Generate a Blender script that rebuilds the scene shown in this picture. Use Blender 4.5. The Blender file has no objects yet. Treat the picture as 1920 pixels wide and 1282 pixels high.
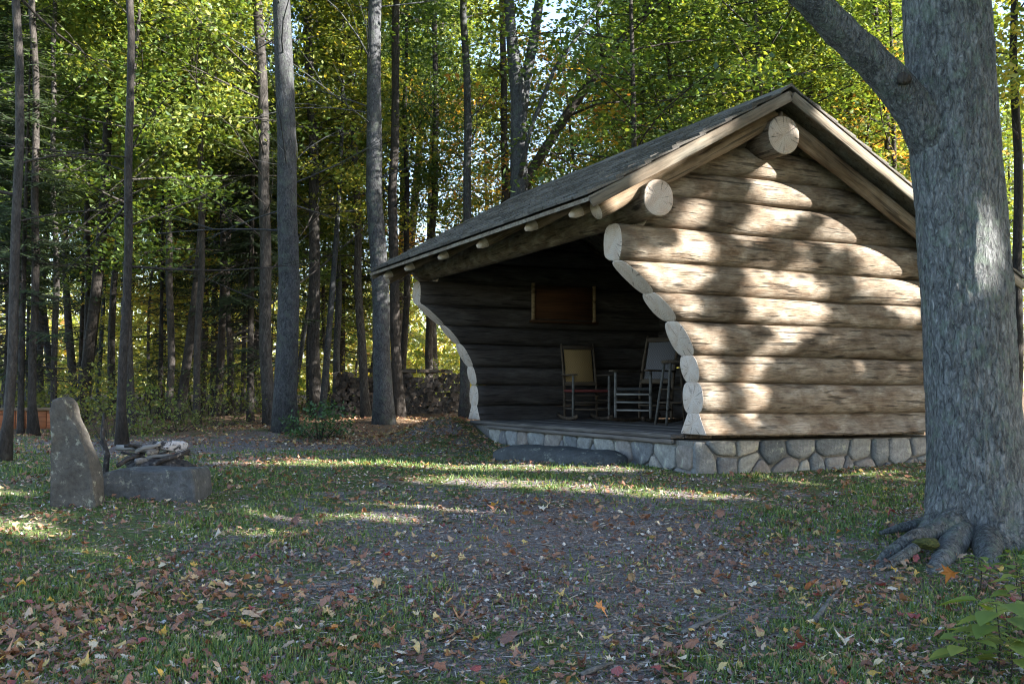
import bpy, bmesh, math, random
import numpy as np
from mathutils import Vector, Matrix, noise as mnoise

# ------------------------------------------------------------------ camera, sky, sun
sc = bpy.context.scene
F_PX, PITCH, ROLL, CAM_Z = 1914.0, math.radians(2.78), math.radians(0.26), 1.2
R0 = np.array([1.0, 0, 0]); U0 = np.array([0, -math.sin(PITCH), math.cos(PITCH)]); FW = np.array([0, math.cos(PITCH), math.sin(PITCH)])
CR = math.cos(ROLL) * R0 + math.sin(ROLL) * U0
CU = -math.sin(ROLL) * R0 + math.cos(ROLL) * U0
CAM = np.array([0, 0, CAM_Z])
cam_d = bpy.data.cameras.new('camera'); cam = bpy.data.objects.new('camera', cam_d)
sc.collection.objects.link(cam)
cam_d.sensor_width = 36; cam_d.lens = F_PX * 36 / 1920; cam_d.clip_start = 0.1; cam_d.clip_end = 1500
m = Matrix.Identity(4)
for i in range(3):
    m[i][0], m[i][1], m[i][2] = CR[i], CU[i], -FW[i]
m[2][3] = CAM_Z
cam.matrix_world = m
sc.camera = cam

SUN_AZ, SUN_EL = math.radians(110), math.radians(25)
SUN = np.array([math.sin(SUN_AZ) * math.cos(SUN_EL), math.cos(SUN_AZ) * math.cos(SUN_EL), math.sin(SUN_EL)])
world = bpy.data.worlds.new('World'); sc.world = world; world.use_nodes = True
wn = world.node_tree.nodes; wl = world.node_tree.links
sky = wn.new('ShaderNodeTexSky'); sky.sky_type = 'NISHITA'; sky.sun_disc = False
sky.sun_elevation = SUN_EL; sky.sun_rotation = SUN_AZ; sky.dust_density = 1.0; sky.air_density = 1.0
wn['Background'].inputs[1].default_value = 0.088
wl.new(sky.outputs[0], wn['Background'].inputs[0])
sd = bpy.data.lights.new('sun', 'SUN'); so = bpy.data.objects.new('sun', sd); sc.collection.objects.link(so)
sd.energy = 5.0; sd.angle = math.radians(0.45); sd.color = (1.0, 0.93, 0.82)
so.rotation_euler = Vector(SUN).to_track_quat('Z', 'Y').to_euler()
sc.view_settings.view_transform = 'Standard'; sc.view_settings.look = 'None'
sc.view_settings.exposure = 2.95; sc.view_settings.gamma = 1.0; sc.view_settings.use_curve_mapping = False
sc.cycles.max_bounces = 5; sc.cycles.diffuse_bounces = 3; sc.cycles.transmission_bounces = 4; sc.cycles.glossy_bounces = 2
sc.cycles.transparent_max_bounces = 4; sc.cycles.sample_clamp_indirect = 6
sc.cycles.filter_width = 1.1
try: sc.cycles.use_denoising = True
except Exception: pass

rng = np.random.default_rng(7); random.seed(7)
COL = sc.collection
def ray(px, py): return CR * (px - 960) / F_PX + CU * (641 - py) / F_PX + FW
def P(px, py, d):
    r = ray(px, py); return CAM + r * (d / r[1])

# ------------------------------------------------------------------ helpers
def tag(o, label=None, cat=None, group=None, kind=None):
    if label: o['label'] = label
    if cat: o['category'] = cat
    if group: o['group'] = group
    if kind: o['kind'] = kind
    return o
def empty(name, loc=(0, 0, 0), rz=0, parent=None):
    o = bpy.data.objects.new(name, None); COL.objects.link(o); o.location = loc; o.rotation_euler = (0, 0, rz)
    o.empty_display_size = 0.1
    if parent: o.parent = parent
    return o
def link(name, me, parent=None, loc=(0, 0, 0), rot=(0, 0, 0), scale=(1, 1, 1)):
    o = bpy.data.objects.new(name, me); COL.objects.link(o)
    o.location = loc; o.rotation_euler = rot; o.scale = scale
    if parent: o.parent = parent
    return o
class MB:
    def __init__(s): s.v = []; s.f = []; s.m = []
    def add(s, vs, fs, mi=0):
        b = len(s.v); s.v.extend([tuple(map(float, q)) for q in vs])
        for f in fs: s.f.append(tuple(b + i for i in f)); s.m.append(mi)
    def mesh(s, name, mats, smooth=True):
        me = bpy.data.meshes.new(name); me.from_pydata(s.v, [], s.f)
        for q in (mats if isinstance(mats, (list, tuple)) else [mats]): me.materials.append(q)
        me.polygons.foreach_set('material_index', s.m)
        me.polygons.foreach_set('use_smooth', [smooth] * len(s.f)); me.update(); return me
    def build(s, name, mats, parent=None, loc=(0, 0, 0), rot=(0, 0, 0), smooth=True):
        return link(name, s.mesh(name, mats, smooth), parent, loc, rot)
    def box(s, c, d, rot=None, mi=0, bev=0.0):
        x, y, z = d[0] / 2, d[1] / 2, d[2] / 2
        b = min(bev, x * .9, y * .9, z * .9)
        if b <= 0:
            vs = [(i, j, k) for i in (-x, x) for j in (-y, y) for k in (-z, z)]
            fs = [(0, 1, 3, 2), (4, 6, 7, 5), (0, 4, 5, 1), (2, 3, 7, 6), (0, 2, 6, 4), (1, 5, 7, 3)]
        else:
            vs = []
            for zz, e in ((-z, b), (-z + b, 0), (z - b, 0), (z, b)):
                X, Y = x - e, y - e; c2 = b if e == 0 else b * .5
                vs += [(-X + c2, -Y, zz), (X - c2, -Y, zz), (X, -Y + c2, zz), (X, Y - c2, zz), (X - c2, Y, zz), (-X + c2, Y, zz), (-X, Y - c2, zz), (-X, -Y + c2, zz)]
            fs = [tuple(range(7, -1, -1)), tuple(range(24, 32))]
            for k in range(3):
                for i in range(8): fs.append((k * 8 + i, k * 8 + (i + 1) % 8, k * 8 + 8 + (i + 1) % 8, k * 8 + 8 + i))
        if rot is not None: vs = [rot @ Vector(q) for q in vs]
        s.add([(q[0] + c[0], q[1] + c[1], q[2] + c[2]) for q in vs], fs, mi)
    def tube(s, pts, rad, n=8, mi=0, cap=True, wob=0.0, capmi=None, seed=0.0, lobes=None):
        pts = [Vector(p) for p in pts]; k = len(pts); vs = []
        ref = Vector((0.13, 0.31, 0.94))
        d0 = (pts[-1] - pts[0])
        if abs(d0.normalized().dot(ref)) > .9: ref = Vector((1, .1, .0))
        for i, p in enumerate(pts):
            t = (pts[min(i + 1, k - 1)] - pts[max(i - 1, 0)]).normalized()
            a = t.cross(ref).normalized(); b = t.cross(a).normalized()
            for j in range(n):
                th = 2 * math.pi * j / n; r = rad[i]
                if wob: r *= 1 + wob * mnoise.noise(Vector((math.cos(th) * 1.3 + seed, math.sin(th) * 1.3, i * .6 + seed)))
                if lobes: r *= 1 + lobes[i] * (0.5 * math.sin(5 * th + seed) + .35 * math.sin(3 * th + 1.7 * seed))
                vs.append(p + a * (r * math.cos(th)) + b * (r * math.sin(th)))
        fs = [(i * n + j, i * n + (j + 1) % n, (i + 1) * n + (j + 1) % n, (i + 1) * n + j) for i in range(k - 1) for j in range(n)]
        s.add(vs, fs, mi)
        if cap:
            b0 = len(s.v) - len(vs); cm = mi if capmi is None else capmi
            s.f.append(tuple(b0 + j for j in range(n - 1, -1, -1))); s.m.append(cm)
            s.f.append(tuple(b0 + (k - 1) * n + j for j in range(n))); s.m.append(cm)
def np_mesh(name, V, Fc, mat, smooth=False):
    V = np.asarray(V, dtype=np.float32); Fc = np.asarray(Fc, dtype=np.int32)
    me = bpy.data.meshes.new(name); n, k = Fc.shape
    me.vertices.add(len(V)); me.vertices.foreach_set('co', V.ravel())
    me.loops.add(n * k); me.loops.foreach_set('vertex_index', Fc.ravel())
    me.polygons.add(n); me.polygons.foreach_set('loop_start', np.arange(n, dtype=np.int32) * k)
    me.polygons.foreach_set('use_smooth', np.full(n, smooth))
    if mat: me.materials.append(mat)
    me.update(calc_edges=True); return me

# ------------------------------------------------------------------ materials
class NT:
    def __init__(s, name):
        s.mat = bpy.data.materials.new(name); s.mat.use_nodes = True; s.t = s.mat.node_tree; s.n = s.t.nodes
        s.b = s.n['Principled BSDF']; s.b.inputs['Specular IOR Level'].default_value = 0.25; s.b.inputs['Roughness'].default_value = .85
    def new(s, t, **k):
        q = s.n.new('ShaderNode' + t)
        for a, v in k.items(): setattr(q, a, v)
        return q
    def l(s, a, b): s.t.links.new(a, b)
    def coord(s, scale=(1, 1, 1), out='Object'):
        c = s.new('TexCoord'); mp = s.new('Mapping'); mp.inputs['Scale'].default_value = scale; s.l(c.outputs[out], mp.inputs[0]); return mp.outputs[0]
    def obrand(s): return s.new('ObjectInfo').outputs['Random']
    def island(s): return s.new('NewGeometry').outputs['Random Per Island']
    def noise(s, vec, scale=5, detail=4, rough=.55, dist=0):
        q = s.new('TexNoise'); q.inputs['Scale'].default_value = scale; q.inputs['Detail'].default_value = detail
        q.inputs['Roughness'].default_value = rough; q.inputs['Distortion'].default_value = dist
        if vec is not None: s.l(vec, q.inputs['Vector'])
        return q.outputs['Fac']
    def ramp(s, fac, stops, interp='LINEAR'):
        q = s.new('ValToRGB'); q.color_ramp.interpolation = interp; e = q.color_ramp.elements
        while len(e) < len(stops): e.new(0.5)
        for i, (p, c) in enumerate(stops):
            e[i].position = p; e[i].color = (*c, 1) if isinstance(c, (tuple, list)) else (c, c, c, 1)
        s.l(fac, q.inputs[0]); return q.outputs[0]
    def mix(s, fac, a, b, mode='MIX'):
        q = s.new('Mix'); q.data_type = 'RGBA'; q.blend_type = mode
        for sock, v in ((q.inputs[0], fac), (q.inputs[6], a), (q.inputs[7], b)):
            if isinstance(v, (int, float)): sock.default_value = v
            elif isinstance(v, (tuple, list)): sock.default_value = (*v, 1)
            else: s.l(v, sock)
        return q.outputs[2]
    def math(s, op, a, b=0.0):
        q = s.new('Math'); q.operation = op
        for i, v in enumerate((a, b)):
            if isinstance(v, (int, float)): q.inputs[i].default_value = v
            else: s.l(v, q.inputs[i])
        return q.outputs[0]
    def bump(s, h, strength=.4, dist=.02):
        q = s.new('Bump'); q.inputs['Strength'].default_value = strength; q.inputs['Distance'].default_value = dist
        s.l(h, q.inputs['Height']); s.l(q.outputs[0], s.b.inputs['Normal'])
    def base(s, c):
        if isinstance(c, (tuple, list)): s.b.inputs['Base Color'].default_value = (*c, 1)
        else: s.l(c, s.b.inputs['Base Color'])
        return s.mat

def wood_mat(name, c1, c2, c3, grain=45, along=1.6, bump=.5, vary=.3, knots=False):
    n = NT(name); off = n.new('TexCoord'); info = n.obrand()
    ad = n.new('VectorMath'); ad.operation = 'ADD'; cm = n.new('CombineXYZ')
    n.l(n.math('MULTIPLY', info, 37.0), cm.inputs[0]); n.l(off.outputs['Object'], ad.inputs[0]); n.l(cm.outputs[0], ad.inputs[1])
    mp = n.new('Mapping'); mp.inputs['Scale'].default_value = (along, grain, grain); n.l(ad.outputs[0], mp.inputs[0])
    mp2 = n.new('Mapping'); mp2.inputs['Scale'].default_value = (along * .35, 6, 6); n.l(ad.outputs[0], mp2.inputs[0])
    fine = n.noise(mp.outputs[0], 1, 5, .65, .4); big = n.noise(mp2.outputs[0], 1.3, 4, .6, .5)
    col = n.ramp(big, [(.3, c1), (.52, c2), (.72, c3)])
    g = n.ramp(fine, [(.3, .45), (.5, .95), (.7, 1.2)])
    col = n.mix(1, col, g, 'MULTIPLY')
    crack = n.ramp(n.noise(mp.outputs[0], .35, 2, .5, .2), [(.33, .42), (.39, 1.0)])
    col = n.mix(1, col, crack, 'MULTIPLY')
    if knots:
        mk = n.new('Mapping'); mk.inputs['Scale'].default_value = (1.5, 5.5, 5.5); n.l(ad.outputs[0], mk.inputs[0])
        vo = n.new('TexVoronoi'); vo.inputs['Scale'].default_value = 1.0; n.l(mk.outputs[0], vo.inputs['Vector'])
        kn = n.ramp(vo.outputs['Distance'], [(.06, .22), (.13, .75), (.17, 1.0)]); col = n.mix(1, col, kn, 'MULTIPLY')
        mc = n.new('Mapping'); mc.inputs['Scale'].default_value = (.9, 26, 26); n.l(ad.outputs[0], mc.inputs[0])
        lc = n.ramp(n.noise(mc.outputs[0], 1, 2, .5, .8), [(.30, .3), (.34, 1.0)]); col = n.mix(1, col, lc, 'MULTIPLY'); crack = n.math('ADD', crack, n.math('MULTIPLY', lc, 1.5))
        st_ = n.ramp(n.noise(ad.outputs[0], 1.6, 4, .65), [(.35, .7), (.65, 1.3)]); col = n.mix(1, col, st_, 'MULTIPLY')
    v = n.ramp(info, [(0, 1 - vary), (1, 1 + vary * .6)]); col = n.mix(1, col, v, 'MULTIPLY')
    n.bump(n.math('ADD', fine, crack), bump, .012)
    return n.base(col)
M = {}
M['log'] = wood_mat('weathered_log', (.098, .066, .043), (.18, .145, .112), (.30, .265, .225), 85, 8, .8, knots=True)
M['log_shaded'] = wood_mat('shade_painted_log', (.036, .03, .028), (.058, .05, .048), (.086, .078, .076), 75, 4.5, .7)  # same logs, with the shelter's interior shade put into a darker colour
M['pole'] = wood_mat('pole_wood', (.13, .085, .05), (.19, .14, .095), (.26, .21, .16), 60, 3.5, .5, knots=True)
M['board'] = wood_mat('weathered_board', (.10, .075, .055), (.16, .135, .105), (.21, .195, .165), 60, 3, .5)
M['deck'] = wood_mat('deck_board', (.07, .06, .056), (.105, .095, .09), (.14, .13, .125), 45, 2.5, .4)
M['darkwood'] = wood_mat('dark_chair_wood', (.05, .035, .025), (.075, .055, .04), (.10, .08, .06), 60, 3, .2)
M['greywood'] = wood_mat('worn_grey_wood', (.075, .07, .066), (.11, .105, .10), (.15, .145, .14), 60, 3, .25)
M['palewood'] = wood_mat('pale_worn_wood', (.15, .145, .14), (.20, .19, .185), (.25, .24, .235), 60, 3, .25)
M['redwood'] = wood_mat('rust_board', (.22, .07, .035), (.30, .11, .05), (.36, .16, .08), 40, 1.5, .3)
M['shutter'] = wood_mat('brown_shutter', (.05, .02, .009), (.07, .03, .013), (.09, .04, .018), 40, 1.5, .3)
M['shutter_edge'] = wood_mat('tan_trim', (.20, .14, .08), (.25, .18, .11), (.28, .21, .13), 40, 1.5, .3)
def end_mat():
    n = NT('log_end_grain'); c = n.new('TexCoord'); sx = n.new('SeparateXYZ'); n.l(c.outputs['Object'], sx.inputs[0])
    cb = n.new('CombineXYZ'); n.l(sx.outputs[1], cb.inputs[1]); n.l(sx.outputs[2], cb.inputs[2])
    ln = n.new('VectorMath'); ln.operation = 'LENGTH'; n.l(cb.outputs[0], ln.inputs[0])
    nz = n.noise(c.outputs['Object'], 9, 4, .6)
    rr = n.math('ADD', n.math('MULTIPLY', ln.outputs[1 if len(ln.outputs) > 1 else 0], 340), n.math('MULTIPLY', nz, 14))
    w = n.math('SINE', rr)
    col = n.ramp(nz, [(.3, (.38, .31, .265)), (.55, (.52, .445, .395)), (.75, (.60, .53, .48))])
    col = n.mix(n.math('MULTIPLY', n.math('ADD', w, 1), .16), col, (.26, .18, .13))
    an = n.math('ARCTAN2', sx.outputs[1], sx.outputs[2]); cc_ = n.new('CombineXYZ'); n.l(n.math('MULTIPLY', an, 2.2), cc_.inputs[0]); n.l(n.math('MULTIPLY', n.obrand(), 40.0), cc_.inputs[1]); n.l(n.math('MULTIPLY', ln.outputs[1 if len(ln.outputs) > 1 else 0], 1.5), cc_.inputs[2])
    rad_ = n.ramp(n.noise(cc_.outputs[0], 3.2, 3, .6), [(.36, .22), (.395, 1.0)]); col = n.mix(1, col, rad_, 'MULTIPLY')
    col = n.mix(n.ramp(n.noise(c.outputs['Object'], 5, 4, .7), [(.4, 0.0), (.7, .55)]), col, (.30, .29, .29))
    ck = n.ramp(n.noise(c.outputs['Object'], 22, 3, .7, 1.5), [(.30, .35), (.36, 1.0)])
    col = n.mix(1, col, ck, 'MULTIPLY'); n.bump(n.math('ADD', w, ck), .2, .004)
    return n.base(col)
M['end'] = end_mat()
def bark_mat(name, c1, c2, c3, sc_=1.0, vert=.25, bump=.8, lichen=None):
    n = NT(name); v = n.coord((sc_, sc_, sc_ * vert)); v2 = n.coord((sc_, sc_, sc_))
    f = n.noise(v, 26, 6, .65, 1.0); b = n.noise(v2, 3.0, 4, .6)
    col = n.ramp(f, [(.32, c1), (.5, c2), (.68, c3)])
    col = n.mix(1, col, n.ramp(b, [(.3, .65), (.7, 1.25)]), 'MULTIPLY')
    if lichen: col = n.mix(n.ramp(n.noise(v2, 7, 5, .7), [(.52, 0.0), (.62, .75)]), col, lichen)
    col = n.mix(1, col, n.ramp(n.obrand(), [(0, .75), (1, 1.25)]), 'MULTIPLY')
    if lichen: col = n.mix(n.ramp(n.noise(v, 75, 4, .75), [(.56, 0.0), (.66, .6)]), col, tuple(q * 1.9 for q in lichen))
    n.bump(f, bump, .03); return n.base(col)
M['bark'] = bark_mat('hardwood_bark', (.016, .014, .013), (.045, .041, .039), (.088, .083, .08), 1.0, .3, 1.2)
M['bark_pale'] = bark_mat('pale_bark', (.014, .015, .018), (.038, .040, .047), (.075, .078, .088), 1.0, .5, 1.0, (.055, .066, .06))
M['bark_dark'] = bark_mat('dark_bark', (.014, .012, .012), (.032, .028, .026), (.056, .051, .048), 1.2, .35)
M['bark_big'] = bark_mat('maple_bark', (.03, .033, .037), (.125, .134, .145), (.25, .265, .28), 1.35, .40, 2.0, (.14, .18, .155))
def leaf_mat(name, stops, trans=.5, shift=.35, rough=.6):
    n = NT(name); isl = n.island(); ob = n.obrand()
    fac = n.math('ADD', n.math('MULTIPLY', isl, 1 - shift), n.math('MULTIPLY', ob, shift))
    col = n.ramp(fac, stops); df = n.new('BsdfDiffuse'); tr = n.new('BsdfTranslucent'); mx = n.new('MixShader'); gl = n.new('BsdfGlossy'); mg = n.new('MixShader')
    n.l(col, df.inputs[0]); n.l(n.mix(1, col, (1.5, 1.35, .7), 'MULTIPLY'), tr.inputs[0]); mx.inputs[0].default_value = trans
    n.l(df.outputs[0], mx.inputs[1]); n.l(tr.outputs[0], mx.inputs[2])
    gl.inputs['Roughness'].default_value = rough; gl.inputs[0].default_value = (.9, .95, 1, 1); mg.inputs[0].default_value = .035
    n.l(mx.outputs[0], mg.inputs[1]); n.l(gl.outputs[0], mg.inputs[2])
    n.l(mg.outputs[0], n.n['Material Output'].inputs[0]); n.n.remove(n.b); return n.mat
G0, G1, G2, G3, YG, YE, OR, RU = (.028, .06, .018), (.05, .10, .02), (.092, .145, .026), (.155, .205, .036), (.26, .28, .05), (.48, .38, .07), (.50, .24, .05), (.33, .13, .05)
M['leaf_green'] = leaf_mat('green_leaves', [(0, G0), (.25, G1), (.5, G2), (.72, G3), (.88, YG), (1, YE)], .5, .5)
M['leaf_yellow'] = leaf_mat('yellow_green_leaves', [(0, G0), (.15, G1), (.35, G2), (.58, G3), (.78, YG), (.92, YE), (1, OR)], .5, .5)
M['leaf_orange'] = leaf_mat('orange_leaves', [(0, G3), (.25, YG), (.55, YE), (.85, OR), (1, RU)])
M['leaf_olive'] = leaf_mat('olive_leaves', [(0, (.05, .07, .016)), (.5, (.11, .13, .03)), (.85, (.18, .19, .045)), (1, (.3, .21, .06))], .45)
M['needle'] = leaf_mat('dark_needles', [(0, (.015, .028, .014)), (.6, (.032, .052, .022)), (1, (.06, .085, .03))], .25)
M['leaf_bush'] = leaf_mat('bush_leaves', [(0, (.025, .06, .02)), (.6, (.05, .11, .03)), (1, (.09, .16, .04))], .35)
M['seedling'] = leaf_mat('seedling_leaves', [(0, (.06, .12, .028)), (.5, (.14, .20, .035)), (1, (.34, .33, .06))], .45)
def litter_mat():
    return leaf_mat('fallen_leaves', [(0, (.10, .045, .03)), (.18, (.17, .075, .045)), (.36, (.24, .12, .07)), (.52, (.30, .17, .10)), (.68, (.22, .09, .06)), (.8, (.38, .26, .16)), (.9, (.42, .30, .09)), (1, (.5, .45, .38))], .2, .0, .5)
M['litter'] = litter_mat()
def flat_leaf(name, c): return leaf_mat(name, [(0, tuple(q * .75 for q in c)), (1, tuple(min(q * 1.2, .8) for q in c))], .2, 1.0, .5)
M['grass'] = leaf_mat('grass_blades', [(0, (.03, .07, .018)), (.5, (.08, .15, .032)), (.85, (.16, .21, .045)), (1, (.30, .25, .11))], .35, 0)
def stone_mat(name, stops, sc_=1.0, lich=True):
    n = NT(name); v = n.coord((sc_, sc_, sc_)); ob = n.obrand()
    col = n.ramp(ob, stops); f = n.noise(v, 30, 6, .7); b = n.noise(v, 6, 4, .6)
    col = n.mix(1, col, n.ramp(f, [(.25, .55), (.5, 1.0), (.75, 1.35)]), 'MULTIPLY')
    col = n.mix(1, col, n.ramp(b, [(.3, .7), (.7, 1.2)]), 'MULTIPLY')
    if lich: col = n.mix(n.ramp(n.noise(v, 11, 5, .7), [(.58, 0.0), (.66, .5)]), col, (.33, .35, .28))
    n.bump(n.math('ADD', f, b), .7, .02); return n.base(col)
M['stone'] = stone_mat('field_stone', [(0, (.09, .10, .11)), (.25, (.21, .215, .22)), (.45, (.19, .165, .15)), (.62, (.12, .13, .145)), (.8, (.30, .29, .26)), (1, (.19, .165, .155))])
M['bluestone'] = stone_mat('blue_grey_stone', [(0, (.05, .055, .06)), (1, (.075, .08, .087))], .9)
M['brownstone'] = stone_mat('brown_grey_stone', [(0, (.062, .058, .053)), (1, (.082, .077, .07))], .9)
M['paleston'] = stone_mat('pale_stone', [(0, (.42, .41, .40)), (1, (.55, .54, .52))])
n = NT('mortar'); M['mortar'] = n.base(n.ramp(n.noise(n.coord(), 40, 4), [(.3, (.09, .085, .08)), (.7, (.17, .16, .15))]))
def shingle_mat():
    n = NT('roof_shingle'); v = n.coord((1, 1, 1)); f = n.noise(v, 70, 4, .7); b = n.noise(v, 9, 4, .6)
    col = n.ramp(n.obrand(), [(0, (.05, .046, .043)), (.5, (.08, .075, .071)), (1, (.12, .112, .106))])
    col = n.mix(1, col, n.ramp(f, [(.3, .6), (.7, 1.35)]), 'MULTIPLY'); col = n.mix(n.ramp(b, [(.55, 0.0), (.66, .55)]), col, (.12, .12, .095))
    n.bump(f, .6, .008); return n.base(col)
M['shingle'] = shingle_mat()
def weave_mat(name, c1, c2):
    n = NT(name); v = n.coord((1, 1, 1)); w = n.new('TexChecker'); n.l(v, w.inputs[0]); w.inputs['Scale'].default_value = 55
    w.inputs[1].default_value = (*c1, 1); w.inputs[2].default_value = (*c2, 1); n.bump(w.outputs[1], .3, .004); return n.base(w.outputs[0])
M['weave_tan'] = weave_mat('tan_woven', (.24, .16, .07), (.18, .12, .055))
M['weave_dark'] = weave_mat('dark_woven', (.02, .02, .022), (.03, .03, .03))
M['weave_grey'] = weave_mat('grey_woven', (.11, .105, .115), (.075, .072, .082))
n = NT('red_cloth'); M['redseat'] = n.base(n.ramp(n.noise(n.coord(), 60, 3), [(.3, (.10, .02, .02)), (.7, (.14, .035, .03))]))
n = NT('charcoal'); M['char'] = n.base(n.ramp(n.noise(n.coord((1, 1, 1)), 25, 5), [(.35, (.012, .012, .013)), (.6, (.05, .045, .045)), (.75, (.22, .21, .2))])); n.bump(n.noise(n.coord(), 50, 3), .6, .01)
n = NT('ash_white_wood'); M['ashwood'] = n.base(n.ramp(n.noise(n.coord((3, 3, 3)), 6, 5, .7, 1), [(.42, (.03, .028, .03)), (.5, (.30, .285, .295)), (.7, (.46, .44, .45))])); n.bump(n.noise(n.coord(), 30, 4), .6, .01)
n = NT('moss'); M['moss'] = n.base(n.ramp(n.noise(n.coord(), 50, 4), [(.3, (.02, .025, .008)), (.7, (.07, .075, .02))])); n.bump(n.noise(n.coord(), 120, 3), 1, .01)
def ground_mat():
    n = NT('forest_floor'); v = n.coord((1, 1, 1)); big = n.noise(v, .55, 4, .6); mid = n.noise(v, 3.2, 5, .65); fine = n.noise(v, 38, 5, .75); vfine = n.noise(v, 120, 3, .7)
    soil = n.ramp(fine, [(.28, (.035, .03, .032)), (.46, (.11, .098, .10)), (.6, (.21, .195, .20)), (.76, (.38, .36, .365))])
    moss = n.ramp(fine, [(.3, (.02, .04, .012)), (.5, (.06, .092, .024)), (.7, (.14, .165, .055))])
    lit = n.ramp(fine, [(.3, (.05, .03, .022)), (.5, (.12, .075, .05)), (.7, (.20, .135, .095))])
    sx = n.new('SeparateXYZ'); n.l(v, sx.inputs[0])
    # bare trodden earth in front of the shelter (an ellipse in plan), grass around it, litter under the trees
    dx = n.math('DIVIDE', n.math('SUBTRACT', sx.outputs[0], .35), 1.9); dy = n.math('DIVIDE', n.math('SUBTRACT', sx.outputs[1], 6.9), 2.3)
    rr = n.math('SQRT', n.math('ADD', n.math('MULTIPLY', dx, dx), n.math('MULTIPLY', dy, dy)))
    px = n.math('DIVIDE', n.math('SUBTRACT', sx.outputs[0], -3.9), 2.7); py = n.math('DIVIDE', n.math('SUBTRACT', sx.outputs[1], 13.6), 2.2)
    r2 = n.math('SQRT', n.math('ADD', n.math('MULTIPLY', px, px), n.math('MULTIPLY', py, py)))
    rr = n.math('MINIMUM', rr, r2)
    f = n.math('ADD', n.math('MULTIPLY', n.math('SUBTRACT', rr, .85), .55), n.math('MULTIPLY', n.math('SUBTRACT', mid, .5), 3.2))
    gf = n.ramp(f, [(.0, 0.0), (.3, 1.0)])
    col = n.mix(gf, soil, moss)
    col = n.mix(n.ramp(n.noise(v, 22, 4, .7), [(.54, 0.0), (.6, .75)]), col, n.ramp(n.noise(v, 55, 3, .7), [(.3, (.06, .03, .022)), (.5, (.17, .09, .06)), (.7, (.30, .21, .15))]))
    lf = n.math('ADD', n.math('MULTIPLY', n.math('SUBTRACT', sx.outputs[1], 14.2), .3), n.math('MULTIPLY', n.math('SUBTRACT', big, .5), 3))
    col = n.mix(n.ramp(lf, [(0, 0.0), (.6, .9)]), col, lit)
    col = n.mix(1, col, n.ramp(vfine, [(.3, .35), (.7, 1.8)]), 'MULTIPLY')
    n.bump(n.math('ADD', fine, n.math('MULTIPLY', vfine, .6)), .9, .03); return n.base(col)
M['ground'] = ground_mat()

# ------------------------------------------------------------------ ground
GY = np.array([-80, 3, 4.3, 6, 7.6, 9, 10, 13, 16, 19, 23, 40, 80, 300.]); GZ = np.array([0, 0, .02, .11, .21, .35, .435, .46, .52, .56, .64, .9, 1.2, 2.0])
def ground_z(x, y):
    x = np.asarray(x, float); y = np.asarray(y, float)
    yy = np.clip(y, -80, 300)
    z = (np.interp(yy - .4, GY, GZ) + np.interp(yy, GY, GZ) * 2 + np.interp(yy + .4, GY, GZ)) / 4
    b = .030 * np.sin(x * 1.3 + .4 * y) * np.sin(y * 1.1 - .3 * x + 1) + .014 * np.sin(x * 3.7 + 1.1 * y + 2) * np.sin(y * 3.1 - 1.3 * x) + .006 * np.sin(9 * x + 3 * y) * np.sin(8 * y - 4 * x)
    near = np.clip((18 - y) / 4, .0, 1); z = z + b * (1 + 1.5 * (1 - near))
    z = z + .03 * np.exp(-(((x - 3.3) / .75) ** 2 + ((y - 7.2) / .6) ** 2))
    z = z + .30 * np.exp(-(((x + .95) / .62) ** 2 + ((y - 14.85) / .7) ** 2))
    return z
def gz(x, y): return float(ground_z(x, y))
gx = np.concatenate([-np.geomspace(200, 7.2, 45), np.arange(-7, 7.01, .11), np.geomspace(7.2, 200, 45)])
gy = np.concatenate([np.linspace(-80, 2.6, 30), np.arange(2.7, 16, .11), np.geomspace(16.1, 300, 70)])
X, Y = np.meshgrid(gx, gy); Z = ground_z(X, Y)
nx, ny = len(gx), len(gy); idx = np.arange(nx * ny).reshape(ny, nx)
fq = np.stack([idx[:-1, :-1], idx[:-1, 1:], idx[1:, 1:], idx[1:, :-1]], -1).reshape(-1, 4)
g_o = link('ground', np_mesh('ground', np.stack([X, Y, Z], -1).reshape(-1, 3), fq, M['ground'], True)); tag(g_o, kind='structure')
def on_ground(px, py):
    r = ray(px, py); lo, hi = 2.0, 120.0
    for _ in range(50):
        md = (lo + hi) / 2; p = CAM + r * (md / r[1])
        if p[2] > gz(p[0], p[1]): lo = md
        else: hi = md
    return CAM + r * (lo / r[1])

# ------------------------------------------------------------------ log shelter (local x: towards its back, y: along its open front, z: above deck)
AZ = math.radians(24.84); C0 = np.array([1.775, 10.0, CAM_Z - .413]); LEN = 5.537; BACK = 3.25
vv = np.array([math.cos(AZ), math.sin(AZ), 0]); uu = np.array([-math.sin(AZ), math.cos(AZ), 0])
def wor(s, t, z): return C0 + s * vv + t * uu + np.array([0, 0, z])
def on_plane_t(px, py, t):
    r = ray(px, py); k = ((C0 - CAM) @ uu + t) / (r @ uu); return CAM + r * k
shelter = empty('log_shelter', C0, AZ)
tag(shelter, 'open-fronted log shelter with shingled gable roof on a field-stone base', 'shelter')
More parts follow.
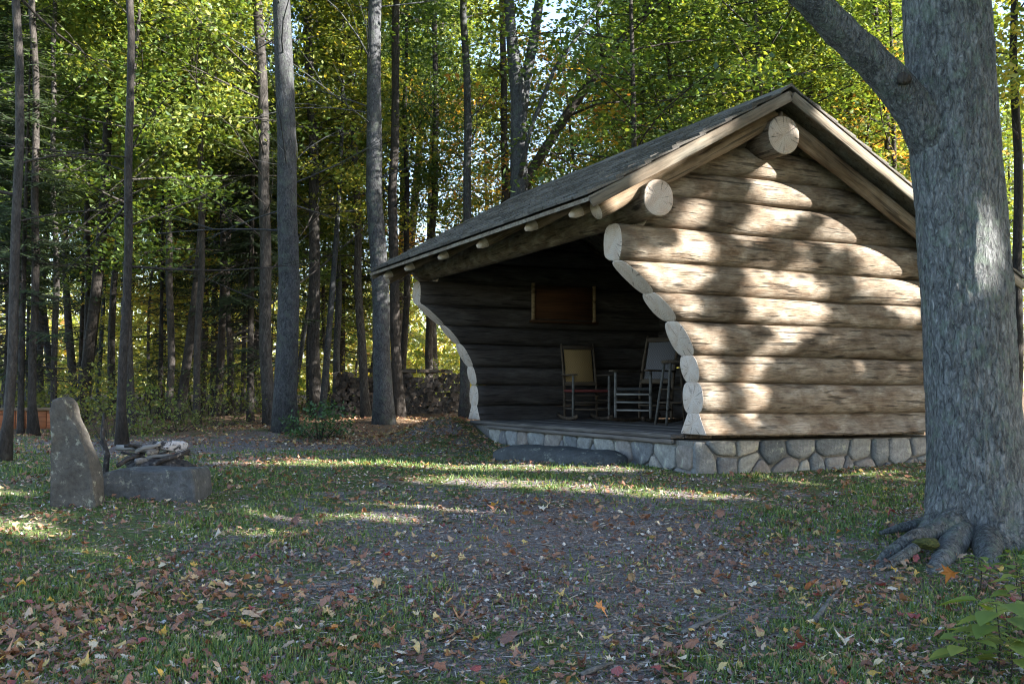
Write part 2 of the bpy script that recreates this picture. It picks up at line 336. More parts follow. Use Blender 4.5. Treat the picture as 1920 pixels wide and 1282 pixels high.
# curved front profile (forward reach of the side walls at height z)
PZ = np.array([-.2, .20, .50, .78, 1.10, 1.38, 1.68, 1.70, 2.05, 9]); PS = np.array([.0, .0, -.01, -.07, -.26, -.53, -.90, -.91, -.91, -.91])
def prof(z): return float(np.interp(z, PZ, PS))
APEX_S, APEX_Z, SLF, SLR, EAVE_F, EAVE_R = .75, 3.37, .55, .535, -1.485, 3.95
def roof_z(s): return APEX_Z - (SLF * (APEX_S - s) if s < APEX_S else SLR * (s - APEX_S))
def make_log(name, parent, t, zc, hz, s0, s1, ry, seed, curved=False, sec='round', mats=None, slope_ends=False):
    nr, ns = 26, 22; vs = []; rr = random.Random(seed)
    ph = [rr.uniform(0, 6.28) for _ in range(6)]; knots = [(rr.random(), rr.uniform(0, 6.28), rr.uniform(.006, .018)) for _ in range(7)]
    for i in range(nr):
        a = i / (nr - 1); a2 = a
        for j in range(ns):
            th = 2 * math.pi * j / ns; cy, cz = math.cos(th), math.sin(th)
            e = .62 if sec == 'round' else 1
            y = ry * math.copysign(abs(cy) ** e, cy); z = hz * math.copysign(abs(cz) ** .9, cz)
            if sec == 'sill':
                z = hz * max(-1, min(1, 1.45 * cz)); k = (1 - z / hz) / 2
                y = (ry * .50 + ry * .62 * k) * math.copysign(min(1, abs(cy) * 1.5), cy)
            w = 1 + .02 * math.sin(5 * a * 3 + ph[0]) + .018 * math.sin(11 * a + th * 2 + ph[1]) + .012 * math.sin(23 * a + th * 3 + ph[2])
            for ka, kt, kh in knots:
                dd = ((a - ka) * (s1 - s0) / .07) ** 2 + (math.atan2(math.sin(th - kt), math.cos(th - kt)) / .4) ** 2
                w += kh / ry * math.exp(-dd)
            y *= w; z *= (1 + (w - 1) * .4)
            dz = .008 * math.sin(3.1 * a * 2 + ph[3]); zz = zc + z + dz
            sf = prof(zz) if curved else s0; sb = s1
            if slope_ends:
                lim = zz + .16
                sf = max(sf, APEX_S - (APEX_Z - lim) / SLF); sb = min(sb, APEX_S + (APEX_Z - lim) / SLR)
            s = sf + (sb - sf) * a2
            vs.append((s, t + y, zz))
    fs = [(i * ns + j, i * ns + (j + 1) % ns, (i + 1) * ns + (j + 1) % ns, (i + 1) * ns + j) for i in range(nr - 1) for j in range(ns)]
    o = np.array([prof(zc) if curved else s0, t, zc])
    mb = MB(); mb.add([np.array(q) - o for q in vs], fs, 0)
    # bevelled end caps with end grain
    for base, sgn in ((0, -1), ((nr - 1) * ns, 1)):
        ring = [np.array(mb.v[base + j]) for j in range(ns)]; c = sum(ring) / ns
        inner = [c + (q - c) * .93 + np.array([sgn * .006, 0, 0]) for q in ring]; b = len(mb.v)
        mb.v.extend([tuple(q) for q in inner]); mb.v.append(tuple(c + np.array([sgn * .008, 0, 0])))
        for j in range(ns):
            k = (j + 1) % ns
            f1 = (base + j, b + j, b + k, base + k); f2 = (b + j, b + ns, b + k)
            if sgn > 0: f1 = f1[::-1]; f2 = f2[::-1]
            mb.f += [f1, f2]; mb.m += [1, 1]
    return mb.build(name, mats or [M['log'], M['end']], parent, tuple(o))
courses = [(.0, .20, 'sill'), (.20, .504, ''), (.504, .775, ''), (.775, 1.098, ''), (1.098, 1.36, ''), (1.36, 1.655, ''), (1.655, 1.989, ''), (1.989, 2.303, ''), (2.303, 2.559, ''), (2.559, 2.86, ''), (2.86, 3.14, '')]
for wi, t in enumerate((0.0, LEN)):
    wall = empty('gable_wall', parent=shelter)
    for ci, (z0, z1, kind) in enumerate(courses):
        zc, hz = (z0 + z1) / 2, (z1 - z0) / 2 * 1.05; sd_ = wi * 40 + ci
        ry = .165 + .012 * math.sin(ci * 2.3 + wi)
        mt_ = [M['log_shaded'] if wi else M['log'], M['end']]
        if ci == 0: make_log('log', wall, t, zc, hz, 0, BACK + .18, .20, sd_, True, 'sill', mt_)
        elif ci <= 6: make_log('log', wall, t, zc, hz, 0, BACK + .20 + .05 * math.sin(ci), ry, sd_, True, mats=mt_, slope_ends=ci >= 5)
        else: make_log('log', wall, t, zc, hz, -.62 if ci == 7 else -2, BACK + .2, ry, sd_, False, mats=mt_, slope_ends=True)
bw = empty('back_wall', parent=shelter)
for ci in range(7):
    z0, z1 = courses[ci][0] + .02, courses[ci][1] + .02
    o = make_log('log', bw, 0, 0, (z1 - z0) / 2, -LEN / 2 - .1, LEN / 2 + .1, .15, 90 + ci, mats=[M['log_shaded'], M['end']])
    o.location = (BACK, LEN / 2, (z0 + z1) / 2); o.rotation_euler = (0, 0, math.pi / 2)
    for q in o.data.vertices: q.co.x += -LEN / 2 - .1
# ridge, plates (round logs running along the front, ends showing at the near gable)
def run_log(name, s, z, r, t0, t1, seed):
    o = make_log(name, shelter, 0, 0, r * 1.03, 0, t1 - t0, r, seed, sec='pole')
    o.location = (s, t0, z); o.rotation_euler = (0, 0, math.pi / 2); return o
run_log('ridge_log', APEX_S - .0, 2.925, .185, -.47, LEN + .35, 201)
run_log('front_plate_log', -.70, 2.185, .165, -.47, LEN + .35, 202)
run_log('rear_plate_log', BACK - .02, 1.80, .14, -.40, LEN + .30, 203)
# rake logs, barge boards, rafters
def slope_bar(name, front, t, drop, r, s0, s1, mat, seed=0, box=None, taper=False):
    mb = MB(); sl = SLF if front else -SLR; pts = []
    a = np.array([s0, t, roof_z(s0) - drop]); b = np.array([s1, t, roof_z(s1) - drop]); L = float(np.linalg.norm(b - a))
    if box: mb.box((L / 2, 0, 0), (L, box[0], box[1]), bev=.006)
    else:
        k = 14; xs = [L * i / (k - 1) for i in range(k)]; rad = [r * (1 + .04 * math.sin(i * 1.3 + seed)) for i in range(k)]
        if taper: xs = [0, .05, .12] + [L * i / (k - 1) for i in range(1, k)]; rad = [r * .35, r * .75, r * .97] + [r * (1 + .03 * math.sin(i + seed)) for i in range(1, k)]
        mb.tube([(x, .008 * math.sin(x * 2 + seed), .008 * math.sin(x * 1.7 + seed * 2)) for x in xs], rad, 14, 0, True, .06, 1, seed)
        if taper:
            for fi in range(28): mb.m[fi] = 1
    o = mb.build(name, mat, shelter, tuple(a)); o.rotation_euler = (0, -math.atan2(b[2] - a[2], b[0] - a[0]), 0); return o
PM = [M['pole'], M['end']]
for t, sd_ in ((-.33, 1), (LEN + .28, 2)):
    slope_bar('rake_log', True, t, .215, .085, -1.27, -.86 if False else APEX_S - .02, PM, sd_)
    slope_bar('rake_log', False, t, .215, .085, APEX_S + .03, EAVE_R - .12, PM, sd_ + 5)
T0, T1 = -.595, LEN + .39
for t in (T0 + .012, T1 - .012):
    slope_bar('barge_board', True, t, .075, 0, EAVE_F + .01, APEX_S - .012, M['board'], box=(.028, .105))
    slope_bar('barge_board', False, t, .075, 0, APEX_S + .012, EAVE_R - .01, M['board'], box=(.028, .105))
for t in (-.06, .878, 2.142, 3.36, 4.63, LEN + .02):
    slope_bar('rafter', True, t, .15, .062, -1.40, APEX_S - .1, [M['pole'], M['end']], t, taper=True)
    slope_bar('rafter', False, t, .145, .075, EAVE_R - .15, APEX_S + .1, [M['pole'], M['end']], t + 1)
# sheathing and shingles
roof = empty('roof', parent=shelter)
for front in (True, False):
    s0, s1 = (EAVE_F, APEX_S) if front else (APEX_S, EAVE_R); mb = MB()
    for k, (za) in enumerate((-.022, -.062)):
        pass
    vs = [(s, t, roof_z(s) - d) for d in (.022, .06) for s in (s0, s1) for t in (T0 + .03, T1 - .03)]
    mb.add(vs, [(0, 1, 3, 2), (4, 6, 7, 5), (0, 4, 5, 1), (2, 3, 7, 6), (0, 2, 6, 4), (1, 5, 7, 3)])
    mb.build('sheathing', M['board'], roof, smooth=False)
def shingle_mesh(seed, w=.292, ln=.40):
    r = random.Random(seed); mb = MB(); n = 4; vs = []
    for k in range(n + 1):
        y = -w / 2 + w * k / n; e = r.uniform(-.012, .008)
        vs += [(e, y, .026 + r.uniform(0, .010)), (e, y, .002), (ln, y, .006), (ln, y, -.004)]
    fs = []
    for k in range(n):
        a = k * 4; b = a + 4
        fs += [(a, a + 2, b + 2, b), (a + 1, b + 1, b + 3, a + 3), (a, b, b + 1, a + 1), (a + 2, a + 3, b + 3, b + 2)]
    fs += [(0, 1, 3, 2), (n * 4, n * 4 + 2, n * 4 + 3, n * 4 + 1)]
    mb.add(vs, fs); return mb
SH = [shingle_mesh(i).mesh('shingle', M['shingle'], False) for i in range(6)]
angF = math.atan(SLF); angR = math.atan(SLR); nC = 14; nW = 22
for c in range(nC):
    Lf = (APEX_S - EAVE_F) / math.cos(angF); d = -.02 + c * (Lf - .36) / (nC - 1)
    for k in range(-1, nW + 1):
        t = T0 + .147 + (k + (.5 if c % 2 else 0)) * .297 + random.uniform(-.006, .006)
        if t < T0 + .12 or t > T1 - .10: continue
        s = EAVE_F + d * math.cos(angF); z = roof_z(EAVE_F) + d * math.sin(angF)
        link('shingle', random.choice(SH), roof, (s, t, z + .004 + random.uniform(0, .004)), (0, -angF + .02 + random.uniform(-.008, .012), random.uniform(-.02, .02)))
rv, rf = [], []
for c in range(14):
    Lr = (EAVE_R - APEX_S) / math.cos(angR); d = c * (Lr - .40) / 13
    for k in range(22):
        t = T0 + .15 + k * .297
        if t > T1 - .1: continue
        mb = SH[(c * 5 + k) % 6]; b = len(rv); rot = Matrix.Rotation(-angR, 3, 'Y')
        for q in mb.vertices:
            w = rot @ q.co; rv.append((EAVE_R - w.x - d * math.cos(angR), t + w.y, roof_z(EAVE_R) + w.z + .012 + d * math.sin(angR)))
        rf += [tuple(b + i for i in reversed(p.vertices)) for p in mb.polygons]
mb = MB(); mb.v = rv; mb.f = rf; mb.m = [0] * len(rf); o = mb.build('rear_shingles', M['shingle'], roof, smooth=False); o['kind'] = 'stuff'
for k in range(11):
    mb = MB(); w = .62; hh = .13
    mb.add([(-hh, -w / 2, -hh * SLF + .02), (0, -w / 2, .035), (hh, -w / 2, -hh * SLR + .02), (-hh, w / 2, -hh * SLF + .02), (0, w / 2, .035), (hh, w / 2, -hh * SLR + .02),
            (-hh, -w / 2, -hh * SLF), (0, -w / 2, .01), (hh, -w / 2, -hh * SLR), (-hh, w / 2, -hh * SLF), (0, w / 2, .01), (hh, w / 2, -hh * SLR)],
           [(0, 3, 4, 1), (1, 4, 5, 2), (0, 1, 7, 6), (1, 2, 8, 7), (3, 9, 10, 4), (4, 10, 11, 5), (0, 6, 9, 3), (2, 5, 11, 8), (6, 7, 10, 9), (7, 8, 11, 10)])
    mb.build('ridge_cap', M['shingle'], roof, (APEX_S, T0 + .31 + k * .593, APEX_Z + .005 + .004 * (k % 2)), smooth=False)
# deck and rim
deck = empty('deck', parent=shelter); k = 0; s = -.14
while s < BACK - .1:
    w = .17 + .01 * math.sin(k * 2.7); mb = MB(); mb.box((LEN / 2 - .17 + .15, 0, 0), (LEN - .36, w - .008, .045), bev=.005)
    o = mb.build('deck_board', M['deck'], deck, (s + w / 2, .03, -.024 + .003 * math.sin(k * 1.9)), (0, 0, math.pi / 2)); s += w; k += 1
mb = MB(); mb.box((2.46, 0, 0), (4.58, .05, .045), bev=.008); mb.build('rim_board', M['deck'], shelter, (-.125, .0, -.074), (0, 0, math.pi / 2))
# stone base: irregular stones set in dark mortar
def vor_cells(L, H, rows, seed):
    r = random.Random(seed); pts = []
    for j in range(rows):
        n = max(2, int(L / (H / rows * (1.0 + .5 * (j % 2)))))
        for i in range(n): pts.append(((i + .5 + r.uniform(-.42, .42) + (.3 if j % 2 else 0)) * L / n, (j + .5 + r.uniform(-.36, .36)) * H / rows))
    cells = []
    for a, p in enumerate(pts):
        poly = [(0, 0), (L, 0), (L, H), (0, H)]
        for b, q in enumerate(pts):
            if a == b or abs(p[0] - q[0]) > 1.2: continue
            mx, my = (p[0] + q[0]) / 2, (p[1] + q[1]) / 2; nx_, ny_ = q[0] - p[0], q[1] - p[1]; out = []
            for i in range(len(poly)):
                A, B = poly[i], poly[(i + 1) % len(poly)]
                da = (A[0] - mx) * nx_ + (A[1] - my) * ny_; db = (B[0] - mx) * nx_ + (B[1] - my) * ny_
                if da <= 0: out.append(A)
                if da * db < 0:
                    k_ = da / (da - db); out.append((A[0] + (B[0] - A[0]) * k_, A[1] + (B[1] - A[1]) * k_))
            poly = out
            if len(poly) < 3: break
        if len(poly) >= 3: cells.append(poly)
    return cells
base = empty('stone_base', parent=shelter)
mb = MB(); mb.box((BACK / 2 + .03, LEN / 2, -.36), (BACK + .22, LEN + .22, .60)); mb.build('mortar_core', M['mortar'], base, smooth=False)
def stone_strip(L, H, seed, place):
    r = random.Random(seed)
    for poly in vor_cells(L, H, 2, seed):
        q = np.array(poly); c = q.mean(0)
        if np.ptp(q[:, 0]) < .05 or np.ptp(q[:, 1]) < .05: continue
        d = q - c; ln = np.linalg.norm(d, axis=1, keepdims=True); q = c + d * np.maximum(.3, (ln - .013) / ln)
        nq = []
        for i in range(len(q)):
            A, B = q[i], q[(i + 1) % len(q)]; nq += [A * .86 + B * .14, A * .14 + B * .86]
        q = np.array(nq); n_ = len(q); bul = r.uniform(.018, .04); vs = []
        for k_, pr in ((1.0, -.05), (.985, .010), (.93, bul * .9), (.5, bul)):
            for w in q:
                ww = c + (w - c) * k_; vs.append(place(ww[0], ww[1], pr + r.uniform(-.004, .004)))
        vs.append(place(c[0], c[1], bul * 1.05)); o = np.array(place(c[0], c[1], 0))
        fs = [(k_ * n_ + i, k_ * n_ + (i + 1) % n_, (k_ + 1) * n_ + (i + 1) % n_, (k_ + 1) * n_ + i) for k_ in range(3) for i in range(n_)]
        fs += [(3 * n_ + i, 3 * n_ + (i + 1) % n_, 4 * n_) for i in range(n_)]
        m_ = MB(); m_.add([np.array(w) - o for w in vs], fs); m_.build('stone', M['stone'], base, tuple(o))
stone_strip(BACK + .25, .46, 5, lambda a, b, p: (a - .09, -.12 - p, -.51 + b))
stone_strip(4.87, .50, 14, lambda a, b, p: (-.09 - p, 4.75 - a, -.595 + b))
# shuttered window on the far wall, inside
sh = empty('shuttered_window', parent=shelter); tf = LEN - .185
mb = MB(); mb.box((1.38, tf, 1.755), (1.0, .03, .50), bev=.004); mb.build('shutter', M['shutter'], sh)
for s in (.86, 1.90):
    mb = MB(); mb.box((s, tf - .02, 1.755), (.045, .05, .56), bev=.004); mb.build('window_trim', M['shutter_edge'], sh)
mb = MB(); mb.box((1.38, tf - .03, 1.46), (1.14, .09, .04), bev=.004); mb.build('window_sill', M['shutter'], sh)
# ------------------------------------------------------------------ chairs and stool inside
def rot_bar(mb, a, b, r, n=8, mi=0): mb.tube([a, tuple((np.array(a) + np.array(b)) / 2), b], [r, r * 1.08, r], n, mi)
def rocking_chair(loc, rz, label, frame, weave, seatm, legm, sc_=1.0, rungm=None):
    t = empty('rocking_chair', loc, rz); t.scale = (sc_,) * 3; tag(t, label, 'chair', 'rocking chairs inside the shelter')
    W, D = .27, .24   # faces -y
    def part(name, mat, fn):
        mb = MB(); fn(mb); return mb.build(name, mat, t)
    for sx in (-1, 1):
        x = sx * W
        part('back_post', frame, lambda mb: mb.tube([(x * .92, D, .05), (x * .92, D + .02, .42), (x * .92, D + .10, .80), (x * .92, D + .19, 1.10), (x * .92, D + .20, 1.13)], [.019, .021, .019, .017, .008], 8))
        part('front_leg', legm, lambda mb: mb.tube([(x, -D, .05), (x, -D, .2), (x, -D, .42), (x, -D, .64)], [.019, .022, .021, .018], 8))
        def rk(mb):
            k = 12; pts = []; 
            for i in range(k):
                y = -.40 + .95 * i / (k - 1); pts.append((x * .97, y, .022 + .20 * (y - .05) ** 2))
            for i in range(k - 1):
                a, b = np.array(pts[i]), np.array(pts[i + 1]); mb.add([a + (-.014, 0, -.02), a + (.014, 0, -.02), a + (.014, 0, .025), a + (-.014, 0, .025), b + (-.014, 0, -.02), b + (.014, 0, -.02), b + (.014, 0, .025), b + (-.014, 0, .025)],
                    [(0, 1, 5, 4), (1, 2, 6, 5), (2, 3, 7, 6), (3, 0, 4, 7)] + ([(0, 3, 2, 1)] if i == 0 else []) + ([(4, 5, 6, 7)] if i == k - 2 else []))
        part('rocker', frame, rk)
        def arm(mb):
            k = 6
            for i in range(k): pass
            mb.box((x, -.03, .655), (.075, .62, .022), bev=.008)
        part('arm', frame, arm)
        for z in (.17, .29): part('side_rung', frame, lambda mb: rot_bar(mb, (x, -D, z), (x * .92, D, z), .011))
    for z in (.16, .26, .36): part('front_rung', rungm or legm, lambda mb: rot_bar(mb, (-W, -D, z), (W, -D, z), .012))
    part('rear_rung', frame, lambda mb: rot_bar(mb, (-W * .92, D, .22), (W * .92, D, .22), .011))
    part('seat', seatm, lambda mb: mb.box((0, 0, .425), (.54, .50, .04), bev=.015))
    rx = Matrix.Rotation(-.235, 3, 'X')
    part('back_panel', weave, lambda mb: mb.box((0, D + .118, .79), (.43, .02, .52), rx, bev=.008))
    for z in (.53, 1.07):
        yy = D + .035 if z < .8 else D + .17
        part('back_rail', frame, lambda mb: mb.box((0, yy, z), (.47, .026, .06), rx, bev=.008))
    return t
dz = C0[2] + .0
def inside(s, t): q = wor(s, t, 0.002); return (q[0], q[1], q[2])
rocking_chair(inside(1.42, 4.72), math.radians(14), 'rocking chair with tan woven back and red seat, the left one', M['darkwood'], M['weave_tan'], M['redseat'], M['greywood'], 1.0, M['darkwood'])
rocking_chair(inside(1.58, 3.40), math.radians(-43), 'rocking chair with grey woven back and pale rungs, beside the stool', M['darkwood'], M['weave_grey'], M['weave_dark'], M['greywood'], 1.06, M['palewood'])
st = empty('stool', inside(1.56, 2.62), math.radians(12)); tag(st, 'tall dark wooden stool with splayed legs behind the near wall logs', 'stool')
for sx in (-1, 1):
    for sy in (-1, 1):
        mb = MB(); rot_bar(mb, (sx * .20, sy * .20, 0.0), (sx * .11, sy * .11, .78), .018); mb.build('leg', M['greywood'] if sx < 0 else M['darkwood'], st)
for z, e in ((.28, .167), (.45, .148)):
    for a, b in (((-e, -e), (e, -e)), ((-e, e), (e, e)), ((-e, -e), (-e, e)), ((e, -e), (e, e))):
        mb = MB(); rot_bar(mb, (*a, z), (*b, z), .010); mb.build('rung', M['darkwood'], st)
mb = MB(); mb.tube([(0, 0, .775), (0, 0, .785), (0, 0, .81), (0, 0, .82)], [.165, .18, .18, .165], 20); mb.build('seat', M['darkwood'], st)

# ------------------------------------------------------------------ light gaps: places where direct sun reaches, used to keep the crowns open along those lines
COLS = []   # (point, radius)
def gap_t(px, py, r, t=-.16):
    COLS.append((on_plane_t(px, py, t), r / 191.0))
for a in [(1300, 455, 34), (1250, 500, 36), (1312, 505, 30), (1205, 495, 26), (1285, 560, 22), (1292, 590, 20), (1330, 640, 34), (1345, 690, 34), (1358, 748, 30), (1340, 795, 24), (1375, 770, 14),
          (1425, 515, 28), (1440, 560, 34), (1490, 540, 44), (1512, 585, 44), (1480, 620, 32), (1462, 642, 24), (1440, 660, 16), (1435, 735, 14), (1420, 425, 26), (1440, 395, 22), (1505, 455, 16),
          (1455, 315, 30), (1440, 345, 30), (1500, 372, 40), (1550, 365, 28), (1580, 420, 40), (1625, 445, 34), (1470, 410, 24), (1400, 440, 22),
          (1685, 490, 44), (1705, 545, 44), (1640, 520, 26), (1710, 585, 22), (1560, 640, 12), (1620, 685, 12), (1700, 690, 14), (1290, 400, 24), (1330, 380, 18)]: gap_t(*a)
for a in [(1255, 290, 22), (1190, 355, 30), (1340, 250, 16), (1300, 275, 16), (1540, 215, 30), (1580, 250, 30), (1630, 295, 30), (1680, 335, 30)]: gap_t(*a, t=-.5)
for a in [(1540, 275, 26), (1590, 310, 26), (1640, 350, 24), (1690, 390, 20), (1470, 255, 14)]: gap_t(*a, t=-.35)
def gap_g(px, py, r): COLS.append((on_ground(px, py), r))
for px in range(590, 780, 22): gap_g(px, 870, .20)
for px in range(830, 1300, 16): gap_g(px, 899 + (px - 840) * .062, .19)
for px in range(900, 1220, 20): gap_g(px, 876 + 4 * math.sin(px), .17)
for a in [(700, 968, .15), (640, 965, .10), (740, 975, .12), (20, 985, .17), (-30, 985, .2), (150, 1030, .10), (460, 870, .10), (420, 866, .10), (500, 872, .08), (1660, 885, .10), (1560, 900, .06), (480, 1000, .12), (470, 960, .1), (560, 975, .1), (90, 965, .1), (60, 1000, .14), (300, 985, .08), (1500, 905, .1), (1430, 895, .1), (1600, 890, .12), (1700, 900, .1), (1380, 930, .07), (1180, 985, .06), (240, 1060, .07)]: gap_g(*a)
COLS.append((P(1642, 832, 11.6), .12))
for a in [(1850, 400, .10), (1845, 440, .13), (1860, 480, .13), (1850, 520, .11), (1870, 430, .1)]: COLS.append((P(a[0], a[1], 6.88), a[2]))
for a in [(135, 785, .12), (142, 820, .13), (150, 850, .12)]: COLS.append((np.array(P(a[0], a[1], 8.28)), a[2]))
CP = np.array([c[0] for c in COLS]); CRR = np.array([c[1] for c in COLS])
def sunlit_gap(pts):
    keep = np.ones(len(pts), bool)
    for c, r in zip(CP, CRR):
        d = pts - c; k = d @ SUN; q = d - k[:, None] * SUN
        keep &= ~((np.einsum('ij,ij->i', q, q) < (r * 1.06 + .045) ** 2) & (k > .8))
    return keep

# ------------------------------------------------------------------ leaves and trees
def leaf_quads(c, size, tilt, seed, aspect=.62, yaw=None):
    r = np.random.default_rng(seed); n = len(c)
    yaw = r.uniform(0, 2 * np.pi, n); pit = r.normal(0, tilt, n); rol = r.normal(0, tilt, n); L = size * r.uniform(.65, 1.3, n)
    a = np.stack([np.cos(yaw) * np.cos(pit), np.sin(yaw) * np.cos(pit), np.sin(pit)], 1)
    b0 = np.stack([-np.sin(yaw), np.cos(yaw), np.zeros(n)], 1); nn = np.cross(a, b0)
    b = b0 * np.cos(rol)[:, None] + nn * np.sin(rol)[:, None]; nn = np.cross(a, b)
    W = (L * aspect)[:, None] * .5; L = L[:, None]
    v = np.stack([c - a * L * .5, c + b * W - nn * W * .25, c + a * L * .5, c - b * W - nn * W * .25], 1).reshape(-1, 3)
    return v, np.arange(4 * n).reshape(n, 4)
def sprays(centers, rad, per, thick, seed):
    r = np.random.default_rng(seed); out = []
    for (c, R_) in zip(centers, rad):
        k = int(per * (R_ / .7) ** 1.6) + 3
        th = r.uniform(0, 2 * np.pi, k); q = R_ * np.sqrt(r.uniform(0, 1, k)); sx, sy = r.uniform(.7, 1.3), r.uniform(.7, 1.3); an = r.uniform(0, 6.28)
        x, y = q * np.cos(th) * sx, q * np.sin(th) * sy; tl = r.normal(0, .18, 2)
        z = r.normal(0, thick, k) + x * tl[0] + y * tl[1] - .12 * q * q / R_
        out.append(np.stack([c[0] + x * np.cos(an) - y * np.sin(an), c[1] + x * np.sin(an) + y * np.cos(an), c[2] + z], 1))
    return np.concatenate(out)
def limb(mb, a, b, r0, r1, n, rr, sag=.1, k=5):
    a, b = np.array(a), np.array(b); L = np.linalg.norm(b - a); pts = []
    o1 = np.array([rr.uniform(-1, 1), rr.uniform(-1, 1), rr.uniform(-.5, 1)]) * L * sag
    for i in range(k):
        q = i / (k - 1); pts.append(a + (b - a) * q + o1 * math.sin(math.pi * q))
    mb.tube(pts, [r0 + (r1 - r0) * i / (k - 1) for i in range(k)], n, cap=False); return pts
def trunk_into(mb, H, r, rr, bend=.25, n=10, flare=1.5, top=.25):
    k = 14; ph = [rr.uniform(0, 6.28) for _ in range(4)]; pts, rad = [], []
    for i in range(k):
        q = (i / (k - 1)) ** 1.4; z = H * q
        pts.append((bend * math.sin(q * 3 + ph[0]) - bend * math.sin(ph[0]), bend * math.sin(q * 2.6 + ph[1]) - bend * math.sin(ph[1]), z - .12))
        rad.append(r * (1 - (1 - top) * q) * (1 + (flare - 1) * math.exp(-z / (r * 2.0))))
    mb.tube(pts, rad, n, cap=True, wob=.12, seed=ph[2]); return pts, rad
def at_h(pts, z):
    zs = [p[2] for p in pts]; return np.array([np.interp(z, zs, [p[0] for p in pts]), np.interp(z, zs, [p[1] for p in pts]), z])
def proto_maple(seed, H, r, z0, spread, ncl, per, leaf, tilt, leafmat, barkmat, R_=(.45, .95), thick=.10, top=.2, n=8):
    rr = random.Random(seed); mb = MB(); pts, rad = trunk_into(mb, H, r, rr, .30 * H / 8, n, top=top); cl, cr = [], []
    nl = max(8, ncl // 5)
    for i in range(nl):
        f = (i + rr.random()) / nl; z = z0 + (H - z0) * f * .97; az = i * 2.4 + rr.uniform(-.5, .5)
        prof_ = math.sin(math.pi * (.18 + .78 * f)) ** .7; L = spread * prof_ * rr.uniform(.65, 1.1)
        a = at_h(pts, z * .94); el = rr.uniform(.05, .5); b = a + np.array([math.cos(az) * L, math.sin(az) * L, L * math.tan(el) * .7])
        lp = limb(mb, a, b, max(.012, r * .32 * (1 - .6 * f)), .006, 5, rr, .07)
        for j in range(5):
            q = rr.uniform(.4, 1.05); c = np.array(lp[min(4, int(q * 4))]) + np.array([rr.gauss(0, .38), rr.gauss(0, .38), rr.gauss(0, .2)]) * L * .33
            cl.append(c); cr.append(rr.uniform(*R_))
            if rr.random() < .7: limb(mb, lp[rr.choice((2, 3))], c, .007, .003, 3, rr, .05, 3)
    pos = sprays(cl, cr, per, thick, seed); v, f = leaf_quads(pos, leaf, tilt, seed + 1)
    return mb.mesh('trunk', barkmat), np_mesh('crown', v, f, leafmat)
def proto_spruce(seed, H, r, z0, spread, dead_to):
    rr = random.Random(seed); mb = MB(); trunk_into(mb, H, r, rr, .05, 8, 1.25, .08); V = []; z = z0
    while z < H - .3:
        f = (z - z0) / (H - z0); L0 = spread * (1 - f) ** .8 + .25
        for k in range(rr.randint(4, 6)):
            az = rr.uniform(0, 6.28); L = L0 * rr.uniform(.6, 1.1); zz = z + rr.uniform(-.1, .1)
            d = np.array([math.cos(az), math.sin(az), 0]); s_ = np.array([-d[1], d[0], 0]); pts = []
            for i in range(5):
                q = i / 4; pts.append(d * L * q + np.array([0, 0, zz - .22 * L * q + .16 * L * q * q * q]))
            mb.tube(pts, [.014, .011, .008, .005, .003], 4, cap=False)
            live = z > dead_to or rr.random() < .12; nt = int(L / .09)
            for i in range(nt):
                q = (i + .7) / nt; c = d * L * q + np.array([0, 0, zz - .22 * L * q + .16 * L * q ** 3])
                for sg in (-1, 1):
                    tl = (.5 * L * (1 - q) + .16) * rr.uniform(.5, 1.0); e = c + s_ * sg * tl * .8 + d * tl * .5 + np.array([0, 0, -tl * rr.uniform(.05, .45)])
                    if live:
                        w = np.array([0, 0, .035]) + d * .02
                        for u_ in range(max(1, int(tl / .13))):
                            p0 = c + (e - c) * (u_ / max(1, int(tl / .13))); p1 = c + (e - c) * ((u_ + 1.25) / max(1, int(tl / .13))); side = np.cross(e - c, (0, 0, 1)); side = side / (np.linalg.norm(side) + 1e-6) * .032
                            V.append((p0, (p0 + p1) / 2 + side - (0, 0, .012), p1, (p0 + p1) / 2 - side - (0, 0, .012)))
                    elif rr.random() < .45: mb.tube([c, e], [.004, .0015], 3, cap=False)
        z += rr.uniform(.22, .36)
    V = np.array(V).reshape(-1, 3)
    return mb.mesh('trunk', M['bark_dark']), np_mesh('crown', V, np.arange(len(V)).reshape(-1, 4), M['needle'])
UND = [proto_maple(11, 9.5, .075, 2.9, 2.8, 130, 80, .105, .42, M['leaf_green'], M['bark'], (.40, .85)),
       proto_maple(12, 8.0, .06, 2.3, 2.5, 120, 80, .105, .42, M['leaf_yellow'], M['bark'], (.38, .8)),
       proto_maple(13, 10.5, .08, 3.4, 3.0, 130, 78, .11, .42, M['leaf_green'], M['bark_dark'], (.4, .9)),
       proto_maple(14, 7.0, .05, 2.2, 2.1, 90, 70, .10, .45, M['leaf_orange'], M['bark'], (.35, .7))]
UND += [proto_maple(15, 6.5, .04, .9, 2.0, 90, 70, .11, .45, leaf_mat('yellow_leaves_painted_sun', [(0, G3), (.3, YG), (.6, (.42, .40, .08)), (.9, YE), (1, OR)], .55, .3), M['bark'], (.35, .75)),  # bright leaf palette paints sunlight into the gaps between trunks
        proto_maple(16, 9.5, .07, 2.6, 2.8, 130, 78, .10, .42, leaf_mat('deep_green_leaves', [(0, G0), (.4, G1), (.75, G2), (.94, G3), (1, YG)], .5, .4), M['bark_dark'], (.4, .9))]
TALL = [proto_maple(21, 20, .17, 9.0, 3.6, 150, 60, .17, .5, M['leaf_green'], M['bark'], (.6, 1.25), .2),
        proto_maple(22, 22, .20, 11.0, 3.8, 150, 60, .17, .5, M['leaf_yellow'], M['bark_dark'], (.6, 1.25), .2),
        proto_maple(23, 18, .13, 7.5, 3.0, 130, 60, .17, .5, M['leaf_green'], M['bark_pale'], (.6, 1.2), .2)]
